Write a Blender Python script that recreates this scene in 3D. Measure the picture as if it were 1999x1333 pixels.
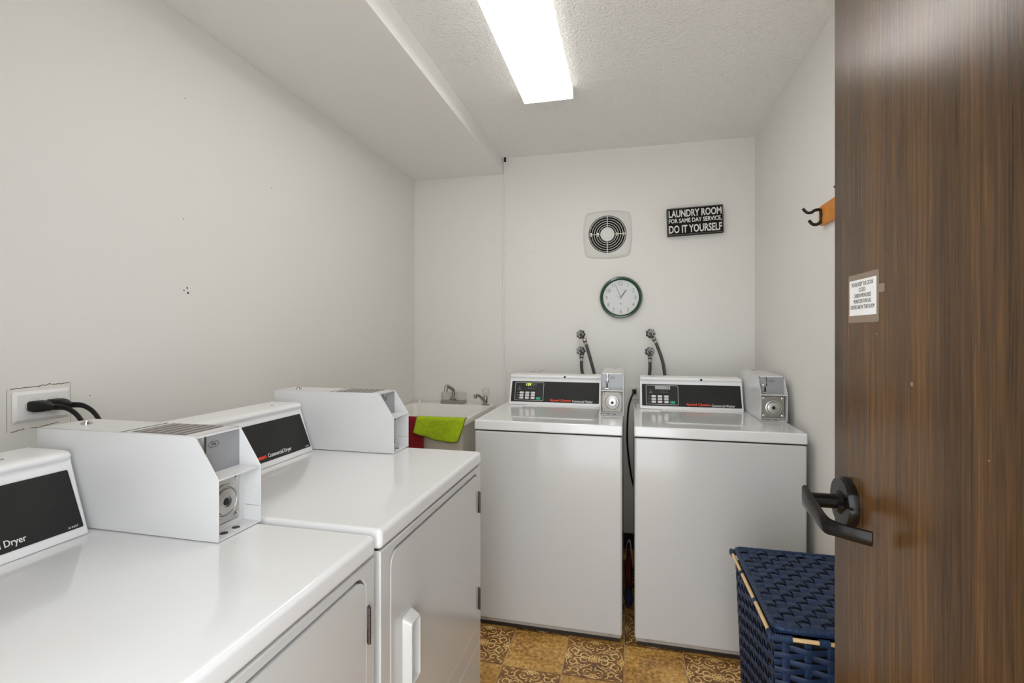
import bpy, bmesh, math, random
from mathutils import Vector, Matrix
C = bpy.context
for o in list(bpy.data.objects): bpy.data.objects.remove(o)
SC = C.scene
COL = SC.collection
random.seed(7)
PI = math.pi

# ------------------------------------------------------------------ camera, world, exposure
cam_d = bpy.data.cameras.new('camera'); cam = bpy.data.objects.new('camera', cam_d); COL.objects.link(cam)
cam_d.sensor_width = 36; cam_d.sensor_fit = 'HORIZONTAL'
cam_d.lens = 959.016/1999*36
cam_d.shift_y = -(666.5-652.22)/1999
cam_d.clip_start = 0.02; cam_d.clip_end = 60
cam.location = (0, 0, 1.3046)
cam.rotation_euler = (PI/2, 0, 0.2346)
SC.camera = cam
w = bpy.data.worlds.new('world'); SC.world = w; w.use_nodes = True
w.node_tree.nodes['Background'].inputs[0].default_value = (0.93, 0.96, 1.0, 1)
w.node_tree.nodes['Background'].inputs[1].default_value = 3.0
LAMP_STRENGTH = 5.8
vs = SC.view_settings
vs.view_transform = 'Standard'; vs.look = 'None'; vs.gamma = 1; vs.exposure = 0.72; vs.use_curve_mapping = False
SC.cycles.max_bounces = 12; SC.cycles.diffuse_bounces = 8

# ------------------------------------------------------------------ materials
def lin(r, g, b):
    f = lambda c: (c/255/12.92) if c/255 <= .04045 else ((c/255+.055)/1.055)**2.4
    return (f(r), f(g), f(b), 1)
def mat(name, col, rough=.5, metal=0, coat=0, bump=None, vary=None, trans=0, ior=1.5, alpha=1, spec=.5):
    m = bpy.data.materials.new(name); m.use_nodes = True
    nt = m.node_tree; b = nt.nodes['Principled BSDF']
    b.inputs['Base Color'].default_value = col if len(col) == 4 else (*col, 1)
    b.inputs['Roughness'].default_value = rough; b.inputs['Metallic'].default_value = metal
    b.inputs['Coat Weight'].default_value = coat; b.inputs['Coat Roughness'].default_value = .08
    b.inputs['Transmission Weight'].default_value = trans; b.inputs['IOR'].default_value = ior
    b.inputs['Alpha'].default_value = alpha; b.inputs['Specular IOR Level'].default_value = spec
    tc = nt.nodes.new('ShaderNodeTexCoord')
    if bump:
        sc, st, dist, det = bump
        n = nt.nodes.new('ShaderNodeTexNoise'); n.inputs['Scale'].default_value = sc; n.inputs['Detail'].default_value = det
        nt.links.new(tc.outputs['Object'], n.inputs['Vector'])
        bp = nt.nodes.new('ShaderNodeBump'); bp.inputs['Strength'].default_value = st; bp.inputs['Distance'].default_value = dist
        nt.links.new(n.outputs['Fac'], bp.inputs['Height']); nt.links.new(bp.outputs[0], b.inputs['Normal'])
    if vary:
        sc, amt = vary
        n = nt.nodes.new('ShaderNodeTexNoise'); n.inputs['Scale'].default_value = sc; n.inputs['Detail'].default_value = 5
        nt.links.new(tc.outputs['Object'], n.inputs['Vector'])
        cr = nt.nodes.new('ShaderNodeValToRGB')
        c = b.inputs['Base Color'].default_value
        cr.color_ramp.elements[0].position = .3; cr.color_ramp.elements[1].position = .7
        cr.color_ramp.elements[0].color = (c[0]*(1-amt), c[1]*(1-amt), c[2]*(1-amt), 1)
        cr.color_ramp.elements[1].color = (min(1, c[0]*(1+amt)), min(1, c[1]*(1+amt)), min(1, c[2]*(1+amt)), 1)
        nt.links.new(n.outputs['Fac'], cr.inputs[0]); nt.links.new(cr.outputs[0], b.inputs['Base Color'])
    return m
M = {}
M['wall'] = mat('wall paint', (.78, .768, .735), .55, bump=(260, .06, .002, 3), vary=(1.1, .012))
M['ceil'] = mat('textured ceiling paint', (.90, .895, .87), .8, bump=(115, 1.0, .009, 3))
M['soffit'] = mat('soffit paint', (.83, .82, .79), .6, bump=(150, .08, .002, 3))
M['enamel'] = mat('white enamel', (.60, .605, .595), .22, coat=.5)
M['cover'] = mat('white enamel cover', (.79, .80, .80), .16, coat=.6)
M['boxwhite'] = mat('white powder coat', (.72, .725, .725), .32, coat=.15)
M['console'] = mat('white plastic console', (.83, .835, .84), .3)
M['toe'] = mat('dusty toe strip', (.42, .38, .34), .6)
M['panel'] = mat('charcoal panel', (.017, .017, .0165), .5, vary=(9, .2), spec=.3)
M['screen'] = mat('black control film', (.012, .013, .015), .35)
M['outline'] = mat('light grey print', (.55, .56, .56), .5)
M['white_print'] = mat('white print', (.82, .82, .80), .5)
M['orange'] = mat('orange red print', (.80, .075, .03), .5)
M['green_print'] = mat('green print', (.02, .42, .22), .5)
M['black'] = mat('black plastic', (.008, .008, .008), .45, spec=.35)
M['void'] = mat('dark recess', (.006, .006, .006), .9)
M['greyplate'] = mat('grey coin plate', (.33, .34, .35), .45, metal=.3)
M['steel'] = mat('brushed steel', (.55, .54, .52), .34, metal=1, vary=(40, .08))
M['nickel'] = mat('nickel lock plate', (.30, .28, .25), .45, metal=.7)
M['chrome'] = mat('chrome', (.62, .62, .60), .12, metal=1)
M['dullchrome'] = mat('dull chrome', (.42, .41, .39), .3, metal=1)
M['darkmetal'] = mat('dark hinge metal', (.10, .085, .075), .4, metal=.8)
M['vent'] = mat('dark ribbed label', (.16, .145, .135), .5)
M['ventlite'] = mat('worn rib tops', (.36, .33, .31), .45)
M['bronze'] = mat('oil rubbed bronze', (.006, .0045, .004), .18, metal=.0, coat=.04, spec=.22)
M['iron'] = mat('black iron', (.035, .03, .028), .45, metal=.6)
M['honey'] = mat('honey pine', lin(214, 134, 40), .4, vary=(14, .2))
M['paper'] = mat('notice paper', (.82, .82, .80), .5)
M['tape'] = mat('clear tape', (.40, .31, .23), .25, alpha=.45)
M['ink'] = mat('ink', (.012, .012, .012), .6)
M['signblack'] = mat('sign black', (.005, .0045, .004), .6, spec=.2)
M['signwhite'] = mat('sign lettering', (.72, .72, .69), .6, vary=(120, .15))
M['fancover'] = mat('fan cover plastic', (.72, .71, .685), .45)
M['clockgreen'] = mat('clock green', (.013, .060, .032), .25, coat=.4)
M['clockface'] = mat('clock face', (.62, .63, .59), .6)
M['handgrey'] = mat('grey second hand', (.22, .22, .22), .5)
M['hose'] = mat('grey rubber hose', (.07, .067, .06), .6)
M['brass'] = mat('worn valve metal', (.42, .38, .31), .35, metal=.85)
M['knobblack'] = mat('black valve wheel', (.02, .02, .022), .25, coat=.5)
M['sink'] = mat('off white sink plastic', (.80, .785, .74), .35, vary=(5, .03))
M['sinkbody'] = mat('beige sink body', (.68, .64, .55), .5)
M['clear'] = mat('clear acrylic', (.92, .90, .86), .12, trans=.75, ior=1.3)
M['limetowel'] = mat('lime microfibre', (.43, .60, .010), .95, bump=(900, .6, .003, 3), vary=(60, .12))
M['limehem'] = mat('lime towel hem', (.16, .19, .02), .9)
M['redtowel'] = mat('dark red cotton', (.26, .004, .010), .9, bump=(900, .5, .003, 3))
M['redrag'] = mat('red rag', (.16, .008, .012), .95)
M['navyrag'] = mat('navy rag', (.012, .016, .05), .95)
M['outlet'] = mat('outlet plastic', (.80, .80, .79), .3)
M['cord'] = mat('black cord', (.009, .008, .008), .5, spec=.3)
M['crack'] = mat('brown paint crack', (.13, .085, .045), .9)
M['oldpaint'] = mat('old cream paint', (.77, .75, .705), .6)
M['strand'] = mat('navy woven strand', (.011, .027, .072), .45, spec=.32, bump=(350, .5, .002, 3), vary=(25, .3))
M['bamboo'] = mat('bamboo', lin(222, 190, 138), .5, vary=(30, .1))
M['vinyl'] = mat('black vinyl baseboard', (.02, .017, .015), .5)
M['grout'] = mat('tile joint', (.46, .34, .19), .8)
M['hall'] = mat('hall frame paint', (.6, .58, .54), .5)
M['led'] = mat('lit display', (.6, .65, .1), .5)
_b = M['led'].node_tree.nodes['Principled BSDF']; _b.inputs['Emission Color'].default_value = (.75, .8, .12, 1); _b.inputs['Emission Strength'].default_value = .8
M['ledoff'] = mat('unlit display segments', (.13, .14, .12), .4)
M['lcd'] = mat('grey display', (.42, .42, .43), .3)
def emis(name, col, st):
    m = bpy.data.materials.new(name); m.use_nodes = True; nt = m.node_tree
    nt.nodes.remove(nt.nodes['Principled BSDF']); e = nt.nodes.new('ShaderNodeEmission')
    e.inputs[0].default_value = (*col, 1); e.inputs[1].default_value = st
    nt.links.new(e.outputs[0], nt.nodes['Material Output'].inputs[0]); return m
M['lens'] = emis('lit diffuser', (1, .975, .93), LAMP_STRENGTH)
M['lensside'] = emis('lit diffuser side', (1, .975, .93), LAMP_STRENGTH*.16)
def glass_mat():
    m = bpy.data.materials.new('thin clock glass'); m.use_nodes = True; nt = m.node_tree
    nt.nodes.remove(nt.nodes['Principled BSDF'])
    t = nt.nodes.new('ShaderNodeBsdfTransparent'); g = nt.nodes.new('ShaderNodeBsdfGlossy'); g.inputs['Roughness'].default_value = .03
    f = nt.nodes.new('ShaderNodeFresnel'); f.inputs[0].default_value = 1.35
    x = nt.nodes.new('ShaderNodeMixShader'); nt.links.new(f.outputs[0], x.inputs[0]); nt.links.new(t.outputs[0], x.inputs[1]); nt.links.new(g.outputs[0], x.inputs[2])
    nt.links.new(x.outputs[0], nt.nodes['Material Output'].inputs[0]); return m
M['glass'] = glass_mat()
def ramp(nt, stops):
    cr = nt.nodes.new('ShaderNodeValToRGB'); e = cr.color_ramp.elements
    while len(e) < len(stops): e.new(.5)
    for k, (p, c) in enumerate(stops): e[k].position = p; e[k].color = c
    return cr
def wood_mat():
    m = mat('dark stained oak', (.1, .06, .03), .24, coat=.0, spec=.30); nt = m.node_tree; b = nt.nodes['Principled BSDF']
    b.inputs['Coat Roughness'].default_value = .2
    L = nt.links.new
    tc = nt.nodes.new('ShaderNodeTexCoord')
    mp = nt.nodes.new('ShaderNodeMapping'); mp.inputs['Scale'].default_value = (1, 1, .035); L(tc.outputs['Object'], mp.inputs[0])
    # large slow distortion gives the cathedral figure
    n0 = nt.nodes.new('ShaderNodeTexNoise'); n0.inputs['Scale'].default_value = 7; n0.inputs['Detail'].default_value = 2; L(mp.outputs[0], n0.inputs['Vector'])
    mul = nt.nodes.new('ShaderNodeMath'); mul.operation = 'MULTIPLY'; mul.inputs[1].default_value = 14; L(n0.outputs['Fac'], mul.inputs[0])
    sn = nt.nodes.new('ShaderNodeMath'); sn.operation = 'SINE'; 
    sep = nt.nodes.new('ShaderNodeSeparateXYZ'); L(mp.outputs[0], sep.inputs[0])
    ym = nt.nodes.new('ShaderNodeMath'); ym.operation = 'MULTIPLY_ADD'; ym.inputs[1].default_value = 330; L(sep.outputs['Y'], ym.inputs[0]); 
    mul2 = nt.nodes.new('ShaderNodeMath'); mul2.operation = 'MULTIPLY'; mul2.inputs[1].default_value = 3.2; L(mul.outputs[0], mul2.inputs[0])
    L(mul2.outputs[0], ym.inputs[2]); L(ym.outputs[0], sn.inputs[0])
    n1 = nt.nodes.new('ShaderNodeTexNoise'); n1.inputs['Scale'].default_value = 210; n1.inputs['Detail'].default_value = 6; n1.inputs['Roughness'].default_value = .65; L(mp.outputs[0], n1.inputs['Vector'])
    n2 = nt.nodes.new('ShaderNodeTexNoise'); n2.inputs['Scale'].default_value = 15; n2.inputs['Detail'].default_value = 3; L(mp.outputs[0], n2.inputs['Vector'])
    a = nt.nodes.new('ShaderNodeMath'); a.operation = 'MULTIPLY_ADD'; a.inputs[1].default_value = .03; L(sn.outputs[0], a.inputs[0])
    k1 = nt.nodes.new('ShaderNodeMath'); k1.operation = 'MULTIPLY'; k1.inputs[1].default_value = .72; L(n1.outputs['Fac'], k1.inputs[0]); L(k1.outputs[0], a.inputs[2])
    a2 = nt.nodes.new('ShaderNodeMath'); a2.operation = 'MULTIPLY_ADD'; a2.inputs[1].default_value = .62; L(n2.outputs['Fac'], a2.inputs[0]); L(a.outputs[0], a2.inputs[2])
    cr = ramp(nt, [(.48, lin(44, 30, 17)), (.58, lin(66, 46, 26)), (.70, lin(80, 56, 31)), (.86, lin(104, 72, 37))])
    L(a2.outputs[0], cr.inputs[0]); L(cr.outputs[0], b.inputs['Base Color'])
    bp = nt.nodes.new('ShaderNodeBump'); bp.inputs['Strength'].default_value = .12; bp.inputs['Distance'].default_value = .001
    L(n1.outputs['Fac'], bp.inputs['Height']); L(bp.outputs[0], b.inputs['Normal'])
    return m
M['oak'] = wood_mat()
def tile_mat(name, stops, sc, seedloc):
    m = mat(name, (.3, .2, .08), .42); nt = m.node_tree; b = nt.nodes['Principled BSDF']; L = nt.links.new
    g = nt.nodes.new('ShaderNodeNewGeometry')
    n = nt.nodes.new('ShaderNodeTexNoise'); n.inputs['Scale'].default_value = sc; n.inputs['Detail'].default_value = 9; n.inputs['Roughness'].default_value = .72
    n.inputs['Distortion'].default_value = .4
    L(g.outputs['Position'], n.inputs['Vector'])
    n2 = nt.nodes.new('ShaderNodeTexNoise'); n2.inputs['Scale'].default_value = 6; n2.inputs['Detail'].default_value = 4; L(g.outputs['Position'], n2.inputs['Vector'])
    a = nt.nodes.new('ShaderNodeMath'); a.operation = 'MULTIPLY_ADD'; a.inputs[1].default_value = .5; L(n2.outputs['Fac'], a.inputs[0]); L(n.outputs['Fac'], a.inputs[2])
    cr = ramp(nt, stops); L(a.outputs[0], cr.inputs[0]); L(cr.outputs[0], b.inputs['Base Color']); return m
M['tileplain'] = tile_mat('ochre stone tile', [(.56, lin(112, 80, 38)), (.68, lin(168, 122, 56)), (.80, lin(204, 156, 80)), (.95, lin(232, 196, 128))], 60, 0)
M['tilebrown'] = tile_mat('brown tile ground', [(.55, lin(88, 58, 26)), (.75, lin(132, 90, 42)), (.95, lin(166, 120, 62))], 30, 1)
M['tilecream'] = tile_mat('cream scroll print', [(.50, lin(206, 162, 92)), (.75, lin(236, 200, 132)), (.95, lin(248, 224, 168))], 50, 2)

# ------------------------------------------------------------------ mesh helpers
def bm_new(): return bmesh.new()
def add_box(bm, x0, x1, y0, y1, z0, z1, bev=0, seg=2):
    r = bmesh.ops.create_cube(bm, size=1)
    vs_ = r['verts']
    for v in vs_:
        v.co = Vector(((x0+x1)/2+v.co.x*(x1-x0), (y0+y1)/2+v.co.y*(y1-y0), (z0+z1)/2+v.co.z*(z1-z0)))
    if bev > 0:
        ed = list({e for v in vs_ for e in v.link_edges})
        bmesh.ops.bevel(bm, geom=ed, offset=bev, segments=seg, affect='EDGES', profile=.5)
    return bm
def frame_mat(axis, at):
    z = Vector(axis).normalized(); x = Vector((0, 0, 1)).cross(z)
    if x.length < 1e-4: x = Vector((1, 0, 0))
    x.normalize(); y = z.cross(x)
    m = Matrix((x, y, z)).transposed().to_4x4(); m.translation = Vector(at); return m
def add_cyl(bm, p0, p1, r0, r1=None, n=20, caps=True):
    p0 = Vector(p0); p1 = Vector(p1); r1 = r0 if r1 is None else r1
    r = bmesh.ops.create_cone(bm, cap_ends=caps, segments=n, radius1=r0, radius2=r1, depth=(p1-p0).length)
    bmesh.ops.transform(bm, matrix=frame_mat(p1-p0, (p0+p1)/2), verts=r['verts']); return bm
def add_lathe(bm, prof, at=(0, 0, 0), axis=(0, 0, 1), n=32, closed=False, lobes=0, lobe=0):
    m = frame_mat(axis, at); rings = []
    for r, z in prof:
        rings.append([bm.verts.new(m @ Vector((r*(1+lobe*math.cos(lobes*2*PI*k/n))*math.cos(2*PI*k/n), r*(1+lobe*math.cos(lobes*2*PI*k/n))*math.sin(2*PI*k/n), z))) for k in range(n)])
    for a, b in zip(rings, rings[1:]):
        for k in range(n): bm.faces.new((a[k], a[(k+1) % n], b[(k+1) % n], b[k]))
    if closed:
        a, b = rings[-1], rings[0]
        for k in range(n): bm.faces.new((a[k], a[(k+1) % n], b[(k+1) % n], b[k]))
    else:
        if prof[0][0] > 1e-5: bm.faces.new(rings[0][::-1])
        if prof[-1][0] > 1e-5: bm.faces.new(rings[-1])
    return bm
def smooth_path(pts, n=8):
    pts = [Vector(p) for p in pts]; out = []
    P = [2*pts[0]-pts[1]]+pts+[2*pts[-1]-pts[-2]]
    for i in range(1, len(P)-2):
        for k in range(n):
            t = k/n; a, b, c, d = P[i-1], P[i], P[i+1], P[i+2]
            out.append(.5*((2*b)+(c-a)*t+(2*a-5*b+4*c-d)*t*t+(3*b-a-3*c+d)*t**3))
    out.append(pts[-1]); return out
def add_tube(bm, pts, r, n=10, closed=False, sx=1, sy=1):
    pts = [Vector(p) for p in pts]; rf = r if callable(r) else (lambda t: r)
    N = len(pts); rings = []; up = None
    for i, p in enumerate(pts):
        if closed: t = pts[(i+1) % N]-pts[i-1]
        else: t = pts[min(i+1, N-1)]-pts[max(i-1, 0)]
        t.normalize()
        if up is None:
            up = Vector((0, 0, 1)) if abs(t.z) < .9 else Vector((0, 1, 0))
        up = (up-t*up.dot(t)).normalized(); s = t.cross(up)
        R = rf(i/max(1, N-1))
        rings.append([bm.verts.new(p+(s*math.cos(2*PI*k/n)*sx+up*math.sin(2*PI*k/n)*sy)*R) for k in range(n)])
    for i in range(N if closed else N-1):
        a, b = rings[i], rings[(i+1) % N]
        for k in range(n): bm.faces.new((a[k], a[(k+1) % n], b[(k+1) % n], b[k]))
    if not closed: bm.faces.new(rings[0][::-1]); bm.faces.new(rings[-1])
    return bm
def add_prism(bm, poly, d0, d1, f):
    """poly of 2D points, extruded from d0 to d1; f(u,v,d)->xyz"""
    a = [bm.verts.new(f(u, v, d0)) for u, v in poly]; b = [bm.verts.new(f(u, v, d1)) for u, v in poly]
    bm.faces.new(a); bm.faces.new(b[::-1]); n = len(poly)
    for i in range(n): bm.faces.new((a[i], b[i], b[(i+1) % n], a[(i+1) % n]))
    return bm
def rrect(x0, x1, z0, z1, r, n=6):
    out = []
    for cx, cz, a0 in ((x1-r, z1-r, 0), (x0+r, z1-r, 90), (x0+r, z0+r, 180), (x1-r, z0+r, 270)):
        for k in range(n+1):
            a = math.radians(a0+90*k/n); out.append((cx+r*math.cos(a), cz+r*math.sin(a)))
    return out
def finish(bm, ang=35):
    bmesh.ops.remove_doubles(bm, verts=bm.verts, dist=1e-6)
    bmesh.ops.recalc_face_normals(bm, faces=bm.faces)
def obj(name, bm, m, parent=None, loc=None, ang=35, wn=False):
    finish(bm)
    me = bpy.data.meshes.new(name); bm.to_mesh(me); bm.free()
    for k in (m if isinstance(m, (list, tuple)) else [m]): me.materials.append(k)
    me.shade_smooth(); me.set_sharp_from_angle(angle=math.radians(ang))
    o = bpy.data.objects.new(name, me); COL.objects.link(o)
    if parent is not None: o.parent = parent
    if loc: o.location = loc
    if wn:
        md = o.modifiers.new('wn', 'WEIGHTED_NORMAL'); md.keep_sharp = True
    return o
def box(name, b, m, parent=None, bev=0, seg=2, loc=None):
    return obj(name, add_box(bm_new(), *b, bev, seg), m, parent, loc, ang=50 if bev else 35, wn=bev > 0)
def tag(o, label, cat, group=None):
    o['label'] = label; o['category'] = cat
    if group: o['group'] = group
    return o
def thing(name, label, cat, loc=(0, 0, 0), rotz=0, group=None):
    o = bpy.data.objects.new(name, None); COL.objects.link(o); o.empty_display_size = .05
    o.location = loc; o.rotation_euler = (0, 0, rotz); return tag(o, label, cat, group)
def struct(o): o['kind'] = 'structure'; return o
def dup(root, loc, rotz, label):
    def rec(o, par):
        c = o.copy(); COL.objects.link(c); c.parent = par
        for ch in list(o.children): rec(ch, c)
        return c
    r = rec(root, None); r.location = loc; r.rotation_euler = (0, 0, rotz); r['label'] = label; return r
def text(s, org, xd, ud, wd, ht, m, parent=None, depth=.0006, bold=0.0, name='lettering', lift=.0004, shear=0, spacing=1):
    """lettering fitted to a width x height box whose lower-left corner is org"""
    cu = bpy.data.curves.new('t', 'FONT'); cu.body = s; cu.size = 1; cu.offset = bold; cu.shear = shear; cu.space_character = spacing
    cu.resolution_u = 3
    o = bpy.data.objects.new('t', cu); COL.objects.link(o)
    dg = C.evaluated_depsgraph_get(); me = bpy.data.meshes.new_from_object(o.evaluated_get(dg))
    bpy.data.objects.remove(o)
    bm = bm_new(); bm.from_mesh(me); bpy.data.meshes.remove(me)
    xs = [v.co.x for v in bm.verts]; ys = [v.co.y for v in bm.verts]
    x0, x1, y0, y1 = min(xs), max(xs), min(ys), max(ys)
    xd = Vector(xd); ud = Vector(ud); nn = xd.cross(ud).normalized(); org = Vector(org)
    r = bmesh.ops.extrude_face_region(bm, geom=bm.faces[:])
    top = {g for g in r['geom'] if isinstance(g, bmesh.types.BMVert)}
    for v in bm.verts:
        d = lift+(depth if v in top else 0)
        v.co = org+xd*((v.co.x-x0)/(x1-x0)*wd)+ud*((v.co.y-y0)/(y1-y0)*ht)+nn*d
    return obj(name, bm, m, parent, ang=20)
def slab(name, org, xd, ud, x0, x1, z0, z1, th, m, parent, r=0, bev=0, lift=0):
    """thin (rounded) plate lying on the plane org/xd/ud"""
    xd = Vector(xd); ud = Vector(ud); nn = xd.cross(ud).normalized(); org = Vector(org)
    poly = rrect(x0, x1, z0, z1, r) if r else [(x0, z0), (x1, z0), (x1, z1), (x0, z1)]
    f = lambda u, v, d: org+xd*u+ud*v+nn*(lift+d)
    bm = add_prism(bm_new(), poly, 0, th, f)
    return obj(name, bm, m, parent)
def add_frame(bm, org, xd, ud, x0, x1, z0, z1, wd, th, r=.004, lift=0):
    xd = Vector(xd); ud = Vector(ud); nn = xd.cross(ud).normalized(); org = Vector(org)
    a = rrect(x0, x1, z0, z1, r, 4); b = rrect(x0+wd, x1-wd, z0+wd, z1-wd, max(r-wd, .0003), 4); n = len(a)
    P = lambda p, d: bm.verts.new(org+xd*p[0]+ud*p[1]+nn*(lift+d))
    A0 = [P(p, 0) for p in a]; A1 = [P(p, th) for p in a]; B0 = [P(p, 0) for p in b]; B1 = [P(p, th) for p in b]
    for i in range(n):
        j = (i+1) % n
        bm.faces.new((A1[i], A1[j], B1[j], B1[i])); bm.faces.new((A0[i], A0[j], A1[j], A1[i])); bm.faces.new((B0[i], B0[j], B1[j], B1[i]))
    return bm
X_, Y_, Z_ = (1, 0, 0), (0, 1, 0), (0, 0, 1)

# ------------------------------------------------------------------ the room
XL, XR, YB, ZC, ZS, XS = -1.409, .701, 3.07, 2.439, 2.337, -.793
YF = .03
T = .12
wl = struct(box('wall_left', (XL-T, XL, YF-T, YB+T, -.02, ZC), M['wall']))
wr = struct(box('wall_right', (XR, XR+T, YF-T, YB+T, -.02, ZC), M['wall']))
wb = struct(box('wall_back', (XL, XR, YB, YB+T, -.02, ZC), M['wall']))
bm = bm_new()
add_box(bm, XL, -.60, YF-T, YF, -.02, ZC); add_box(bm, .395, XR, YF-T, YF, -.02, ZC); add_box(bm, -.60, .395, YF-T, YF, 2.07, ZC)
wf = struct(obj('wall_front', bm, M['wall']))
bm = bm_new()
add_box(bm, -.60, -.565, YF-T-.01, YF+.01, 0, 2.07); add_box(bm, .3905, .42, YF-T-.01, YF+.01, 0, 2.07); add_box(bm, -.60, .42, YF-T-.01, YF+.01, 2.04, 2.075)
struct(obj('trim_1', bm, M['hall']))
struct(box('ceiling', (XL-T, XR+T, YF-T, YB+T, ZC, ZC+.1), M['ceil']))
struct(box('ceiling_soffit', (XL, XS, YF, YB, ZS, ZC), M['soffit'], bev=.003))
struct(box('baseboard_back', (XL, XR, YB-.006, YB, 0, .097), M['vinyl'], bev=.002))
struct(box('baseboard_left', (XL, XL+.006, YF, YB-.006, 0, .097), M['vinyl'], bev=.002))
struct(box('baseboard_right', (XR-.006, XR, YF, YB-.006, 0, .097), M['vinyl'], bev=.002))

floor = struct(box('floor', (XL-T, XR+T, YF-T-.6, YB+T, -.05, -.0012), M['grout']))
TS = .2335; TY = .240; JN = .0017
def tile_plain():
    bm = add_box(bm_new(), -TS/2+JN, TS/2-JN, -TY/2+JN, TY/2-JN, -.0012, 0); finish(bm)
    return bm
def stroke(bm, pts, w0, w1, z=.00025, cap=True):
    """flat printed stroke of changing width"""
    N = len(pts); L = []; R = []
    for i, p in enumerate(pts):
        a = pts[max(i-1, 0)]; b = pts[min(i+1, N-1)]
        dx, dy = b[0]-a[0], b[1]-a[1]; l = math.hypot(dx, dy) or 1
        t = i/(N-1); wv = (w0+(w1-w0)*t)*.5*(math.sin(PI*(.12+.88*min(1, t*1.15+.05)))**.5 if cap else 1)
        L.append(bm.verts.new((p[0]-dy/l*wv, p[1]+dx/l*wv, z))); R.append(bm.verts.new((p[0]+dy/l*wv, p[1]-dx/l*wv, z)))
    for i in range(N-1):
        f = bm.faces.new((L[i], R[i], R[i+1], L[i+1])); f.material_index = 1
def spiral(cx, cy, r0, r1, a0, turns, n=26):
    return [(cx+(r0+(r1-r0)*k/n)*math.cos(a0+turns*2*PI*k/n), cy+(r0+(r1-r0)*k/n)*math.sin(a0+turns*2*PI*k/n)) for k in range(n+1)]
def tile_ornate():
    bm = tile_plain(); H = TS/2-.003
    base = []
    u = H
    base.append((spiral(.34*u, .13*u, .20*u, .045*u, PI, 1.35), .011, .007))
    base.append((spiral(.74*u, .30*u, .18*u, .04*u, -PI/2, -1.3), .010, .007))
    base.append((spiral(.60*u, .72*u, .03*u, .20*u, 0, 1.2), .007, .010))
    base.append(([(x*u, y*u) for x, y in ((.10, .30), (.22, .42), (.38, .50), (.55, .50), (.70, .56), (.82, .68))], .009, .006))
    base.append(([(x*u, y*u) for x, y in ((.04, .62), (.14, .56), (.28, .60), (.34, .72), (.26, .82), (.12, .84))], .010, .006))
    base.append(([(x*u, y*u) for x, y in ((.88, .10), (.96, .20), (.95, .34), (.88, .46), (.93, .58))], .008, .006))
    base.append(([(x*u, y*u) for x, y in ((.40, .95), (.48, .88), (.52, .78), (.46, .68))], .009, .005))
    base.append(([(x*u, y*u) for x, y in ((.52, .32), (.58, .42), (.50, .46))], .010, .006))
    base.append(([(x*u, y*u) for x, y in ((.16, .06), (.20, .14), (.12, .20))], .010, .006))
    base.append(([(x*u, y*u) for x, y in ((.80, .80), (.90, .86), (.96, .80))], .010, .006))
    ln = lambda w0, w1, *q: base.append(([(p.x, p.y) for p in smooth_path([(x*u, y*u, 0) for x, y in q], 5)], w0, w1))
    ln(.009, .006, (.50, .08), (.62, .06), (.70, .14), (.64, .22), (.56, .18))
    ln(.009, .006, (.86, .62), (.78, .66), (.76, .76), (.86, .78), (.92, .72))
    ln(.009, .005, (.10, .44), (.05, .52), (.10, .58))
    ln(.008, .005, (.28, .34), (.34, .40), (.44, .40), (.50, .34), (.46, .28))
    ln(.008, .005, (.70, .46), (.76, .50), (.86, .50))
    ln(.008, .005, (.20, .96), (.28, .90), (.36, .90))
    ln(.008, .005, (.56, .96), (.66, .97), (.76, .95))
    ln(.007, .005, (.40, .62), (.42, .56), (.48, .60), (.44, .66))
    ln(.008, .005, (.96, .86), (.93, .94), (.86, .97))
    ln(.008, .005, (.56, .30), (.60, .36), (.66, .38), (.64, .46))
    ln(.007, .005, (.14, .74), (.18, .70), (.22, .74), (.18, .78))
    for pts, a, b in base:
        for sx in (1, -1):
            for sy in (1, -1): stroke(bm, [(p[0]*sx, p[1]*sy) for p in pts], a*.62, b*.62)
    def petal(cx, cy, a, l, wd):
        P = [(cx+l*t*math.cos(a), cy+l*t*math.sin(a)) for t in [k/8 for k in range(9)]]
        q = []; nrm = (-math.sin(a), math.cos(a))
        for sgn in (1, -1):
            pts = [(P[k][0]+sgn*nrm[0]*wd*math.sin(PI*k/8), P[k][1]+sgn*nrm[1]*wd*math.sin(PI*k/8)) for k in range(9)]
            stroke(bm, pts, .0042, .0042, cap=False)
    for cx, cy in ((0, 0), (0, .985*u), (0, -.985*u), (.985*u, 0), (-.985*u, 0)):
        for k in range(8):
            a = k*PI/4+PI/8
            x2, y2 = cx+.2*u*math.cos(a), cy+.2*u*math.sin(a)
            if abs(x2) < H and abs(y2) < H: petal(cx, cy, a, .21*u, .05*u)
    return bm
def tmesh(name, bm, mats):
    me = bpy.data.meshes.new(name); bm.to_mesh(me); bm.free()
    for m in mats: me.materials.append(m)
    return me
me_p = tmesh('tile', tile_plain(), [M['tileplain']])
me_o = tmesh('tile_scroll', tile_ornate(), [M['tilebrown'], M['tilecream']])
X0, Y0 = -.0205, 1.8765
for i in range(-6, 4):
    for j in range(-8, 6):
        cx, cy = X0+(i+.5)*TS, Y0+(j+.5)*TY
        if cx > XR+.12 or cx < XL-.12 or cy > YB+.1: continue
        o = bpy.data.objects.new('tile', me_o if (i+j) % 2 else me_p); COL.objects.link(o)
        o.location = (cx, cy, 0); o.parent = floor; o.rotation_euler.z = PI*((i*7+j*3) % 2)
        if (i+j) % 2: o['label'] = 'tile printed with cream scrollwork'

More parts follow.
